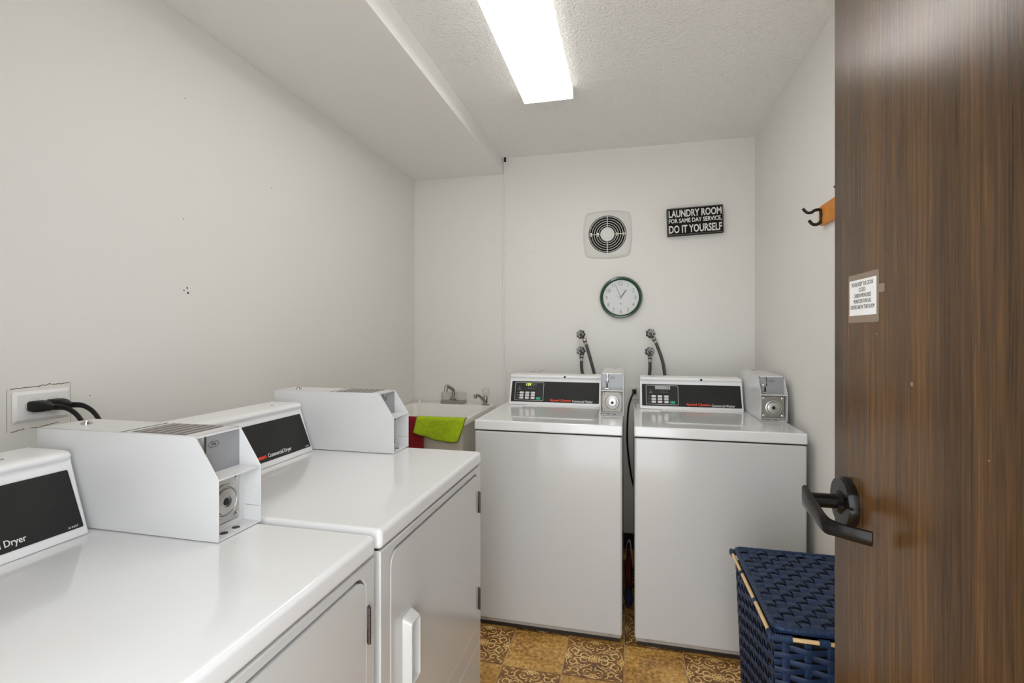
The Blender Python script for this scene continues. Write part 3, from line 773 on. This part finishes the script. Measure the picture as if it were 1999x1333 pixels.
pts = smooth_path([(0, -.002, .012), (-.010, -.02, .034), (-.024, -.045, .060), (-.034, -.060, .068), (-.040, -.070, .0685)], 6)
obj('spout', add_tube(bm_new(), pts, lambda t: .0095-.002*t, 12), M['dullchrome'], ft)
obj('aerator', add_lathe(bm_new(), [(.010, -.012), (.0115, -.010), (.0115, .012), (.010, .014)], (-.044, -.076, .062), Z_, 18), M['dullchrome'], ft)
obj('handle', add_lathe(bm_new(), [(.009, .057), (.018, .066), (.0225, .082), (.0215, .095), (.015, .103), (.0001, .105)], (0, 0, 0), Z_, 48, lobes=8, lobe=.07), M['clear'], ft)
cp = obj('bottle_cap', add_lathe(bm_new(), [(.012, 0), (.012, .012), (.0085, .014), (.0085, .02), (.0001, .021)], (-1.352, 3.02, .853), Z_, 16), M['sink'])
tag(cp, 'tiny off-white cap lying on the sink ledge in the corner', 'cap')

# towels over the front rim of the sink
def towel(name, label, outline_fn, m, th, group=None):
    nu, nv = 40, 26; bm = bm_new(); G = []
    for i in range(nu+1):
        G.append([bm.verts.new(outline_fn(i/nu, j/nv)) for j in range(nv+1)])
    for i in range(nu):
        for j in range(nv): bm.faces.new((G[i][j], G[i+1][j], G[i+1][j+1], G[i][j+1]))
    o = obj(name, bm, m, ang=180)
    md = o.modifiers.new('s', 'SOLIDIFY'); md.thickness = th; md.offset = 0
    return o
YR = 2.455
def green(u, v):
    xl = -1.110; xr = -.840-(.045*(1-v/.3) if v < .3 else 0)
    # v 0..0.25 inside the sink, .25...35 across the rim, rest hangs outside
    top = .8555
    if v < .25:
        k = v/.25; y = YR+.033+.002*math.sin(9*u)+.004*(1-k); z = top-.018*(1-k)
    elif v < .4:
        k = (v-.25)/.15; a = PI*k; y = YR+.013+.021*math.cos(a); z = top+.0045*math.sin(a)
    else:
        k = (v-.4)/.6
        zb = .779+(.743-.779)*min(1, u/.5) if u < .5 else .743-.006*math.sin((u-.5)*2*PI/1.2)
        z = top+(zb-top)*k; y = YR-.010-.006*math.sin(u*7+1)*k-.004*math.sin(u*17)*k-.004*k
        xl2, xr2 = -1.124, -.878
        x = (xl+(xl2-xl)*k)*(1-u)+(xr+(xr2-xr)*(k**1.3))*u
        return (x, y, z)
    return (xl*(1-u)+xr*u, y, z)
tw = towel('green_towel', '', green, M['limetowel'], .005)
tag(tw, 'lime green microfibre towel draped over the front rim of the sink', 'towel')
hem = bm_new()
for uu in (0.0, 1.0): add_tube(hem, [green(uu, .3+.7*k/20) for k in range(21)], .0032, 6)
add_tube(hem, [green(k/30, 1.0) for k in range(31)], .0034, 6)
obj('hem', hem, M['limehem'], tw)
def red(u, v):
    x = -1.245+(-1.073+1.245)*u
    if v < .2:
        k = v/.2; return (x, YR+.0275, .848-.04*(1-k))
    if v < .35:
        a = PI*(v-.2)/.15; return (x, YR+.0125+.0165*math.cos(a), .8545+.002*math.sin(a))
    k = (v-.35)/.65; return (x, YR-.005-.0012*math.sin(u*5)*k, .8545-.36*k)
rt = towel('red_towel', '', red, M['redtowel'], .003)
tag(rt, 'dark red towel hanging flat on the sink front, partly under the green one', 'towel')

# ------------------------------------------------------------------ back wall: fan, clock, sign, valves
fan = thing('exhaust_fan', 'cream square wall exhaust fan cover with round black grille', 'fan', (-.131, YB, 1.915))
def supers(R, p, bow, n=64):
    out = []
    for k in range(n):
        a = 2*PI*k/n; c, s = math.cos(a), math.sin(a)
        rr = R/((abs(c)**p+abs(s)**p)**(1/p)); out.append((rr*c, rr*s))
    return out
bm = bm_new(); n = 64
secs = [(.1475, 0), (.1475, -.004), (.143, -.009), (.128, -.016)]
def bowed(R):
    out = []
    for k in range(n):
        th = 2*PI*k/n; q = round(th/(PI/2)); al = th-q*PI/2; x = R
        for _ in range(12): x = R*(.905+.095*(1-min(1, abs(x*math.tan(al))/(R*.905))**2))
        z = x*math.tan(al); l = min(math.hypot(x, z), R*1.235); a_ = al+q*PI/2
        out.append((l*math.cos(a_), l*math.sin(a_)))
    return out
R = [[bm.verts.new((x, d, z)) for x, z in bowed(r)] for r, d in secs]
circ = lambda r, d: [bm.verts.new((r*math.cos(2*PI*k/n), d, r*math.sin(2*PI*k/n))) for k in range(n)]
R += [circ(.1225, -.018), circ(.1165, -.0205), circ(.1140, -.018), circ(.1125, -.012), circ(.1125, -.004)]
for a, b in zip(R, R[1:]):
    for k in range(n): bm.faces.new((a[k], a[(k+1) % n], b[(k+1) % n], b[k]))
obj('fan_cover', bm, M['fancover'], fan, ang=30)
obj('fan_recess', add_cyl(bm_new(), (0, -.001, 0), (0, -.0045, 0), .1130, n=48), M['void'], fan)
for r in (.107, .0935, .0795, .0655, .0525):
    pts = [(r*math.cos(2*PI*k/48), -.0145, r*math.sin(2*PI*k/48)) for k in range(48)]
    obj('grille_ring', add_tube(bm_new(), pts, .0017, 6, True), M['fancover'], fan)
for k in range(4):
    a = k*PI/2; obj('grille_spoke', add_tube(bm_new(), [(.035*math.cos(a), -.0165, .035*math.sin(a)), (.114*math.cos(a), -.0165, .114*math.sin(a))], .0022, 6), M['fancover'], fan)
obj('fan_hub', add_lathe(bm_new(), [(.0435, .004), (.0435, .015), (.041, .020), (.030, .0225), (.029, .0215), (.0275, .0235), (.0001, .0245)], (0, 0, 0), (0, -1, 0), 40), M['fancover'], fan)
bm = bm_new()
for s in (-1, 1):
    for q in (.058, .098): add_box(bm, s*q-.004, s*q+.004, -.013, -.008, -.012, .012, .001, 1)
obj('motor_bracket', bm, M['chrome'], fan)

ck = thing('wall_clock', 'round wall clock with dark green rim and pale face', 'clock', (-.0505, YB, 1.527))
obj('clock_rim', add_lathe(bm_new(), [(.124, .0), (.1268, .010), (.1268, .024), (.122, .034), (.113, .0355), (.107, .031), (.1055, .025), (.1055, .014)], (0, 0, 0), (0, -1, 0), 72), M['clockgreen'], ck, ang=40)
obj('clock_face', add_cyl(bm_new(), (0, -.008, 0), (0, -.0155, 0), .1092, n=64), M['clockface'], ck)
for k in range(1, 13):
    a = PI/2-k*PI/6; r = .0850; s = str(k); hh = .0225; ww = .0024 if k == 1 else (.0115 if k < 10 else .0235 if k != 11 else .016)
    text(s, (r*math.cos(a)-ww/2, -.0155, r*math.sin(a)-hh/2), X_, Z_, ww, hh, M['ink'], ck, .0002, bold=-.002, name='numeral')
def hand(nm, ang, l0, l1, w0, w1, d, m):
    bm = bm_new(); c, s = math.sin(ang), math.cos(ang); px, pz = s, -c
    P = lambda l, wv, sg, y: bm.verts.new((c*l+px*wv*sg, y, s*l+pz*wv*sg))
    q = [[P(l0, w0, -1, y), P(l0, w0, 1, y), P(l1, w1, 1, y), P(l1, w1, -1, y)] for y in (-d, -d-.0012)]
    bm.faces.new(q[0]); bm.faces.new(q[1])
    for i in range(4): bm.faces.new((q[0][i], q[0][(i+1) % 4], q[1][(i+1) % 4], q[1][i]))
    obj(nm, bm, m, ck)
hand('hour_hand', math.radians(35), -.006, .056, .0042, .0036, .018, M['ink'])
hand('minute_hand', math.radians(-22.5), -.008, .082, .0017, .0011, .020, M['ink'])
hand('second_hand', math.radians(-62), -.004, .030, .0007, .0005, .022, M['handgrey'])
hand('second_hand_tail', math.radians(-78), 0, .030, .0007, .0005, .022, M['handgrey'])
obj('hand_cap', add_cyl(bm_new(), (0, -.0155, 0), (0, -.0242, 0), .0045, n=18), M['handgrey'], ck)
bm = add_lathe(bm_new(), [(.0042, 0), (.0001, .0003)], (0, -.0156, -.0385), (0, -1, 0), 16)
for v in bm.verts: v.co.x *= 1.8
obj('dial_logo', bm, M['handgrey'], ck)
obj('clock_glass', add_cyl(bm_new(), (0, -.0262, 0), (0, -.0270, 0), .1088, n=64), M['glass'], ck)

sg = thing('laundry_sign', 'black box sign with white capitals reading laundry room', 'sign', (.3715, YB, 1.968))
sg.rotation_euler = (0, -math.radians(1.9), 0)
obj('sign_board', add_box(bm_new(), -.1545, .1545, -.040, 0, -.0795, .0795, .0012, 1), M['signblack'], sg)
bm = add_frame(bm_new(), (0, -.040, 0), X_, Z_, -.1515, .1515, -.0765, .0765, .0009, .0003, .001)
obj('sign_border', bm, M['toe'], sg)
F = (0, -.0402, 0)
text('LAUNDRY ROOM', (-.1455, -.0402, .0245), X_, Z_, .291, .043, M['signwhite'], sg, .0004, bold=.026)
text('FOR SAME DAY SERVICE,', (-.1455, -.0402, -.0130), X_, Z_, .291, .030, M['signwhite'], sg, .0004, bold=.024)
text('DO IT YOURSELF', (-.1455, -.0402, -.0680), X_, Z_, .291, .046, M['signwhite'], sg, .0004, bold=.026)

def valve(x, z, tilt, hose_pts, label):
    t = thing('water_valve', label, 'valve', (x, YB, z), group='hose valves above the washers')
    obj('valve_stem', add_tube(bm_new(), [(0, 0, -.004), (0, -.022, -.004), (0, -.045, -.002)], .0075, 12), M['brass'], t)
    bm = bm_new(); n = 84; a0 = random.random()
    cy = -.060
    prof = [(.0165, -.004), (.0235, -.0045), (.0265, 0), (.0235, .0045), (.0165, .004)]
    ax = Vector((0, -1, .10))
    add_lathe(bm, prof, (0, cy, .002), ax, n, closed=True, lobes=7, lobe=.09)
    for k in range(7):
        a = 2*PI*k/7; m = frame_mat(ax, (0, cy, .002))
        add_cyl(bm, m @ Vector((.004*math.cos(a), .004*math.sin(a), 0)), m @ Vector((.019*math.cos(a), .019*math.sin(a), 0)), .0024, .002, 8)
    obj('hand_wheel', bm, M['knobblack'], t)
    obj('wheel_hub', add_lathe(bm_new(), [(.0075, -.012), (.0075, .004), (.004, .008), (.0001, .008)], (0, cy, .002), ax, 16), M['knobblack'], t)
    p0, p1 = Vector(hose_pts[0]), Vector(hose_pts[1]); d = (p1-p0).normalized()
    body = add_tube(bm_new(), [(0, -.036, -.002), p0], .0085, 12)
    add_cyl(body, p0-d*.006, p0+d*.010, .0125, n=8); obj('valve_body', body, M['brass'], t)
    bm = add_cyl(bm_new(), p0+d*.010, p0+d*.016, .0118, n=14); obj('washer_ring', bm, M['black'], t)
    obj('ferrule', add_cyl(bm_new(), p0+d*.016, p0+d*.034, .0088, n=14), M['brass'], t)
    pts = smooth_path([p0+d*.034]+[Vector(p) for p in hose_pts[1:]], 8)
    obj('hose', add_tube(bm_new(), pts, .0092, 12), M['hose'], t)
valve(-.288, 1.301, 0, [(.020, -.045, -.030), (.034, -.048, -.068), (.058, -.050, -.15), (.083, -.050, -.25), (.10, -.05, -.36), (.10, -.05, -.5)], 'upper hose valve above the washer beside the sink')
valve(-.288, 1.200, 0, [(.003, -.050, -.026), (.003, -.052, -.06), (.003, -.052, -.10), (.010, -.050, -.16), (.012, -.05, -.3), (.012, -.05, -.42)], 'lower hose valve above the washer beside the sink')
valve(.121, 1.306, 0, [(.018, -.045, -.026), (.034, -.050, -.060), (.056, -.052, -.120), (.072, -.052, -.18), (.082, -.052, -.26), (.085, -.05, -.36), (.08, -.05, -.5)], 'upper hose valve above the washer under the black sign')
valve(.116, 1.199, 0, [(.002, -.050, -.026), (.002, -.052, -.06), (.002, -.052, -.10), (-.002, -.050, -.16), (-.004, -.05, -.3), (-.004, -.05, -.42)], 'lower hose valve above the washer under the black sign')

# outlet and cord between the washers
o2 = thing('wall_outlet', 'small grey outlet low on the back wall between the washers', 'outlet', (.020, YB, .962))
obj('outlet_plate', add_box(bm_new(), -.024, .045, -.005, 0, -.055, .03, .002, 1), M['wall'], o2)
obj('socket', add_box(bm_new(), -.006, .02, -.012, -.004, -.022, .016, .003, 2), M['dullchrome'], o2)
pc = thing('power_cord', 'black washer cord hanging in the gap between the two washers', 'power cord', (.028, YB-.03, .962))
obj('plug', add_box(bm_new(), -.010, .012, -.02, .016, -.012, .012, .004, 2), M['black'], pc)
pts = smooth_path([(0, -.02, 0), (-.018, -.06, -.035), (-.034, -.075, -.10), (-.040, -.08, -.22), (-.037, -.08, -.34), (-.015, -.08, -.5), (.02, -.075, -.62), (.06, -.07, -.70)], 8)
obj('cable', add_tube(bm_new(), pts, .0055, 10), M['cord'], pc)
def rag(name, label, cx, cy, sx, sy, h, m, sd):
    rr = random.Random(sd); bm = bm_new()
    r = bmesh.ops.create_icosphere(bm, subdivisions=4, radius=1)
    ph = [(rr.uniform(2, 7), rr.uniform(2, 7), rr.uniform(2, 7), rr.uniform(0, 6)) for _ in range(7)]
    for v in bm.verts:
        p = v.co.copy(); d = 1+sum(.06*math.sin(a*p.x+b*p.y*1.3+c*p.z+e) for a, b, c, e in ph)
        z = max(-.2, p.z)*d
        v.co = Vector((cx+p.x*sx*d, cy+p.y*sy*d, (z+.2)/1.2*h+.001))
    return tag(obj(name, bm, m, ang=180), label, 'cloth')
rag('crumpled_rag', 'crumpled dark red rag on the floor between the washers', -.004, 2.68, .0185, .15, .17, M['redrag'], 3)
rag('crumpled_rag', 'crumpled navy rag on the floor in front of the red rag', -.004, 2.46, .0185, .06, .06, M['navyrag'], 5)
bm = add_tube(bm_new(), smooth_path([(-.016, 2.90, .003), (-.012, 2.92, .09), (.004, 2.86, .13), (.012, 2.84, .003)], 6), .004, 8)
tag(obj('white_tube', bm, M['outlet']), 'thin white tube looping behind the red rag between the washers', 'tube')

# ------------------------------------------------------------------ coat rack on the right wall
rk = thing('coat_rack', 'honey pine coat rack with black iron hooks on the wall behind the door', 'coat rack', (XR, 1.70, 1.740))
YH = .318
bm = add_prism(bm_new(), [(-.335, -.036), (YH+.010, -.036), (YH+.022, -.028), (YH+.022, .028), (YH+.010, .036), (-.335, .036)], 0, -.018, lambda u, v, d: (d, u, v))
ob = obj('backboard', bm, M['honey'], rk)
md = ob.modifiers.new('b', 'BEVEL'); md.width = .003; md.segments = 2
for y in (YH-.008, 0.02, -.27):
    bm = bm_new()
    pr = lambda L: smooth_path([(a, y, b) for a, b in L], 6)
    add_tube(bm, pr([(-.019, -.010), (-.0175, .012), (-.026, .020), (-.040, .0185), (-.052, .011), (-.066, .012), (-.080, .027)]), lambda t: .0062-.001*t, 10)
    add_tube(bm, pr([(-.0195, .012), (-.017, -.008), (-.021, -.024), (-.032, -.033), (-.047, -.032), (-.060, -.017)]), lambda t: .0066-.001*t, 10)
    obj('hook', bm, M['iron'], rk)
    obj('hook_plate', add_lathe(bm_new(), [(.011, 0), (.011, .002), (.006, .004), (.0001, .0045)], (-.018, y, 0), (-1, 0, 0), 16), M['iron'], rk)

# ------------------------------------------------------------------ woven hamper
hp = thing('laundry_hamper', 'navy blue woven lidded hamper with bare bamboo rods, behind the door', 'hamper', (.50, 1.49, 0))
hx0, hx1, hy0, hy1 = -.173, .172, -.227, .227
def ribbon(bm, pts, widths, wd, th):
    """flat strand: pts path, widths = direction vectors of its width"""
    N = len(pts); rings = []
    for i in range(N):
        p = Vector(pts[i]); t = Vector(pts[min(i+1, N-1)])-Vector(pts[max(i-1, 0)]); t.normalize()
        wv = Vector(widths[i] if isinstance(widths, list) else widths); nrm = t.cross(wv).normalized()
        rings.append([bm.verts.new(p+wv*wd/2*.8+nrm*th/2), bm.verts.new(p+wv*wd/2), bm.verts.new(p+wv*wd/2*.8-nrm*th/2), bm.verts.new(p-wv*wd/2*.8-nrm*th/2), bm.verts.new(p-wv*wd/2), bm.verts.new(p-wv*wd/2*.8+nrm*th/2), bm.verts.new(p+nrm*th*.62)])
        # order: edge, ..., centre ridge last
    for a, b in zip(rings, rings[1:]):
        for k in range(7): bm.faces.new((a[k], a[(k+1) % 7], b[(k+1) % 7], b[k]))
    bm.faces.new(rings[0][::-1]); bm.faces.new(rings[-1])
# lid: strands both ways, plain weave
ZL = .613
nx, ny = 12, 14
sxp = (hx1-hx0-.02)/nx; syp = (hy1-hy0-.02)/ny
lid = obj('lid', add_box(bm_new(), hx0+.004, hx1-.004, hy0+.004, hy1-.004, ZL-.0085, ZL-.0065), M['strand'], hp)
for i in range(nx):
    x = hx0+.01+(i+.5)*sxp; bm = bm_new(); pts = []
    for k in range(ny*6+1):
        s = k/6; y = hy0+.01+s*syp
        pts.append((x+.0015*math.sin(s*PI+i), y, ZL+.0042*math.cos(PI*(s-.5)+PI*(i % 2))))
    ribbon(bm, pts, Vector((1, .10, 0)).normalized(), sxp*.86, .0016); obj('strand', bm, M['strand'], lid)
for j in range(ny):
    y = hy0+.01+(j+.5)*syp; bm = bm_new(); pts = []
    for k in range(nx*6+1):
        s = k/6; x = hx0+.01+s*sxp
        pts.append((x, y+.001*math.sin(s*PI), ZL+.0042*math.cos(PI*(s-.5)+PI*((j+1) % 2))))
    ribbon(bm, pts, Vector((0, 1, 0)), syp*.62, .0016); obj('strand', bm, M['strand'], lid)
def rect_path(x0, x1, y0, y1, z, r, step):
    base = []
    poly = rrect(x0, x1, y0, y1, r, 4)
    for (a, b) in zip(poly, poly[1:]+poly[:1]):
        d = math.hypot(b[0]-a[0], b[1]-a[1]); n = max(1, round(d/step))
        for k in range(n): base.append(Vector((a[0]+(b[0]-a[0])*k/n, a[1]+(b[1]-a[1])*k/n, z)))
    return base
pts = rect_path(hx0+.006, hx1-.006, hy0+.006, hy1-.006, ZL, .018, .0021)
N = len(pts)
obj('lid_rim', add_tube(bm_new(), pts, lambda t: .0066+.0007*(abs(math.sin(t*N*.42))), 8, True), M['strand'], lid)
# bamboo rods under the lid and their wraps
ZR = .597; e = .0035
rods = [((hx0-e, hy0, ZR), (hx0-e, hy1, ZR)), ((hx1+e, hy0, ZR), (hx1+e, hy1, ZR)), ((hx0, hy0-e, ZR-.001), (hx1, hy0-e, ZR-.001)), ((hx0, hy1+e, ZR-.001), (hx1, hy1+e, ZR-.001))]
for a, b in rods:
    obj('bamboo_rod', add_tube(bm_new(), [a, b], .0048, 10), M['bamboo'], hp)
def wrap(p, d, ln):
    d = Vector(d); p = Vector(p); n = int(ln/.0015)
    return add_tube(bm_new(), [p+d*(ln*k/n-ln/2) for k in range(n+1)], lambda t: .0068+.0006*abs(math.sin(t*n*.8)), 10, sy=1.25)
for y in (-.222, -.075, .08, .222):
    for x in (hx0-e, hx1+e): obj('wrap', wrap((x, y, ZR), (0, 1, 0), .012 if abs(y) < .2 else .026), M['strand'], hp)
for x in (-.158, -.066, .026, .118, .16):
    for y in (hy0-e, hy1+e): obj('wrap', wrap((x, y, ZR-.001), (1, 0, 0), .022 if x > -.15 else .05), M['strand'], hp)
# body: rings of strand woven round upright stakes
zs = [.018+k*.0172 for k in range(33)]
def body_rect(z):
    q = (1-z/.59)*.022+.004; return hx0+q, hx1-q, hy0+q, hy1-q
stake = []
x0, x1, y0, y1 = hx0, hx1, hy0, hy1
for k in range(7): stake.append(('x', (k+.5)/7, 0))
for k in range(9): stake.append(('y', (k+.5)/9, 1))
for k in range(7): stake.append(('x', 1-(k+.5)/7, 2))
for k in range(9): stake.append(('y', 1-(k+.5)/9, 3))
for ri, z in enumerate(zs):
    x0, x1, y0, y1 = body_rect(z); pts = []; sgn = 1
    sides = [((x0, y0), (x1, y0), 7, (0, -1)), ((x1, y0), (x1, y1), 9, (1, 0)), ((x1, y1), (x0, y1), 7, (0, 1)), ((x0, y1), (x0, y0), 9, (-1, 0))]
    cnt = ri % 2
    for (a, b, n, o_) in sides:
        for k in range(n*6):
            s = k/6; t = k/(n*6)
            wv = math.sin(PI*s)*(1 if (cnt % 2) else -1)
            px = a[0]+(b[0]-a[0])*t; py = a[1]+(b[1]-a[1])*t
            ed = min(1, t*n*1.2, (1-t)*n*1.2)
            pts.append(Vector((px+o_[0]*(.0052*wv*ed-.002*(1-ed)), py+o_[1]*(.0052*wv*ed-.002*(1-ed)), z+.0012*math.sin(s*2+ri))))
        cnt += n
    pts.append(pts[0]); 
    bm = bm_new(); ribbon(bm, pts, Vector((0, 0, 1)), .0138, .0016)
    obj('strand', bm, M['strand'], hp)
for (kind, t, sd) in stake:
    bm = bm_new(); pts = []
    for k in range(0, 40):
        z = .01+k*(.585-.01)/39; x0, x1, y0, y1 = body_rect(z)
        p = {0: (x0+(x1-x0)*t, y0), 2: (x0+(x1-x0)*t, y1), 1: (x1, y0+(y1-y0)*t), 3: (x0, y0+(y1-y0)*t)}[sd]
        pts.append((*p, z))
    ribbon(bm, pts, Vector(X_) if sd in (0, 2) else Vector(Y_), .016, .0018); obj('stake', bm, M['strand'], hp)
bm = bm_new(); a = body_rect(.05)
add_loops(bm, [loop(body_rect(.012)[0]+.010, body_rect(.012)[1]-.010, body_rect(.012)[2]+.010, body_rect(.012)[3]-.010, .010, .01), loop(hx0+.014, hx1-.014, hy0+.014, hy1-.014, .590, .01)], True, False)
obj('inner_shade', bm, M['void'], hp)  # added black shell: shaded inside put in as colour, stops see-through gaps

# ------------------------------------------------------------------ oak door with lever handle
DX = .345; DY1 = .956; DY0 = .046
door = struct(thing('door_1', '', ''  , (DX, DY0, 0)))
del door['label']; del door['category']
obj('door_panel', add_box(bm_new(), 0, .044, 0, DY1-DY0, .012, 2.035, .0012, 1), M['oak'], door, ang=50, wn=True)
hy, hz = .897-DY0, 1.034
lv = obj('lever_handle', add_lathe(bm_new(), [(.0395, 0), (.0395, .011), (.0375, .0145), (.020, .0150), (.0165, .019), (.015, .021)], (0, hy, hz), (-1, 0, 0), 56), M['bronze'], door, ang=30)
obj('neck', add_tube(bm_new(), [(-.012, hy, hz), (-.058, hy, hz)], .0115, 20), M['bronze'], lv)
# flat arm: out along the neck, along the door, and back toward it
path = smooth_path([(-.0600, hy+.014, hz+.001), (-.0612, hy-.010, hz-.002), (-.0612, hy-.04, hz-.007), (-.0600, hy-.074, hz-.013), (-.0520, hy-.086, hz-.0145), (-.034, hy-.099, hz-.0155), (-.0145, hy-.112, hz-.016)], 6)
bm = bm_new(); rings = []
N = len(path)
for i, p in enumerate(path):
    t = path[min(i+1, N-1)]-path[max(i-1, 0)]; t.normalize(); s = t.cross(Vector(Z_)).normalized(); k = i/(N-1)
    hh = .0175-.0075*min(1, k*1.4); tt = .0048-.001*k
    rings.append([bm.verts.new(p+s*u*tt+Vector((0, 0, v*hh))) for u, v in ((-1, -.8), (-.6, -1), (.6, -1), (1, -.8), (1, .8), (.6, 1), (-.6, 1), (-1, .8))])
for a, b in zip(rings, rings[1:]):
    for k in range(8): bm.faces.new((a[k], a[(k+1) % 8], b[(k+1) % 8], b[k]))
bm.faces.new(rings[0]); bm.faces.new(rings[-1])
obj('lever', bm, M['bronze'], lv, ang=40)
bm = bm_new()
for y, z, r in ((.817-DY0, 1.673, .0022), (.716-DY0, 1.242, .0035), (.784-DY0, .981, .0012), (.58-DY0, 1.18, .0012), (.805-DY0, 1.305, .0018)):
    add_cyl(bm, (-.0004, y, z), (0, y, z), r, r*.6, 5)
o = obj('paint_fleck', bm, M['tape'], door); o['kind'] = 'stuff'
for z in (.25, 1.02, 1.8):
    obj('door_hinge', add_cyl(bm_new(), (.05, -.004, z-.045), (.05, -.004, z+.045), .006, n=12), M['dullchrome'], door)

nt_ = thing('door_notice', 'white paper notice taped to the dark wooden door', 'notice', (DX, .85, 1.36))
nY = (0, -1, 0)
slab('tape_sheet', (-.0003, 0, 0), nY, Z_, -.048, .050, -.0375, .0375, .0003, M['tape'], nt_, r=.002)
slab('tape_tab', (-.0002, 0, 0), nY, Z_, .048, .066, .004, .016, .0003, M['tape'], nt_)
slab('paper', (-.0007, 0, 0), nY, Z_, -.0435, .0435, -.0265, .0285, .0003, M['paper'], nt_)
for k, (s, wd) in enumerate((('PLEASE KEEP THIS DOOR', .070), ('CLOSED', .022), ('CARBON MONOXIDE', .056), ('MONITORS FOR GAS', .057), ('DRYERS ARE IN THIS ROOM', .078))):
    z = .0185-k*.0088
    text(s, (-.0010, wd/2, z), nY, Z_, wd, .0062, M['ink'], nt_, .0001, bold=.0, lift=.0001)
for o in SC.objects:
    if o.get('label') == '' and 'label' in o: del o['label']
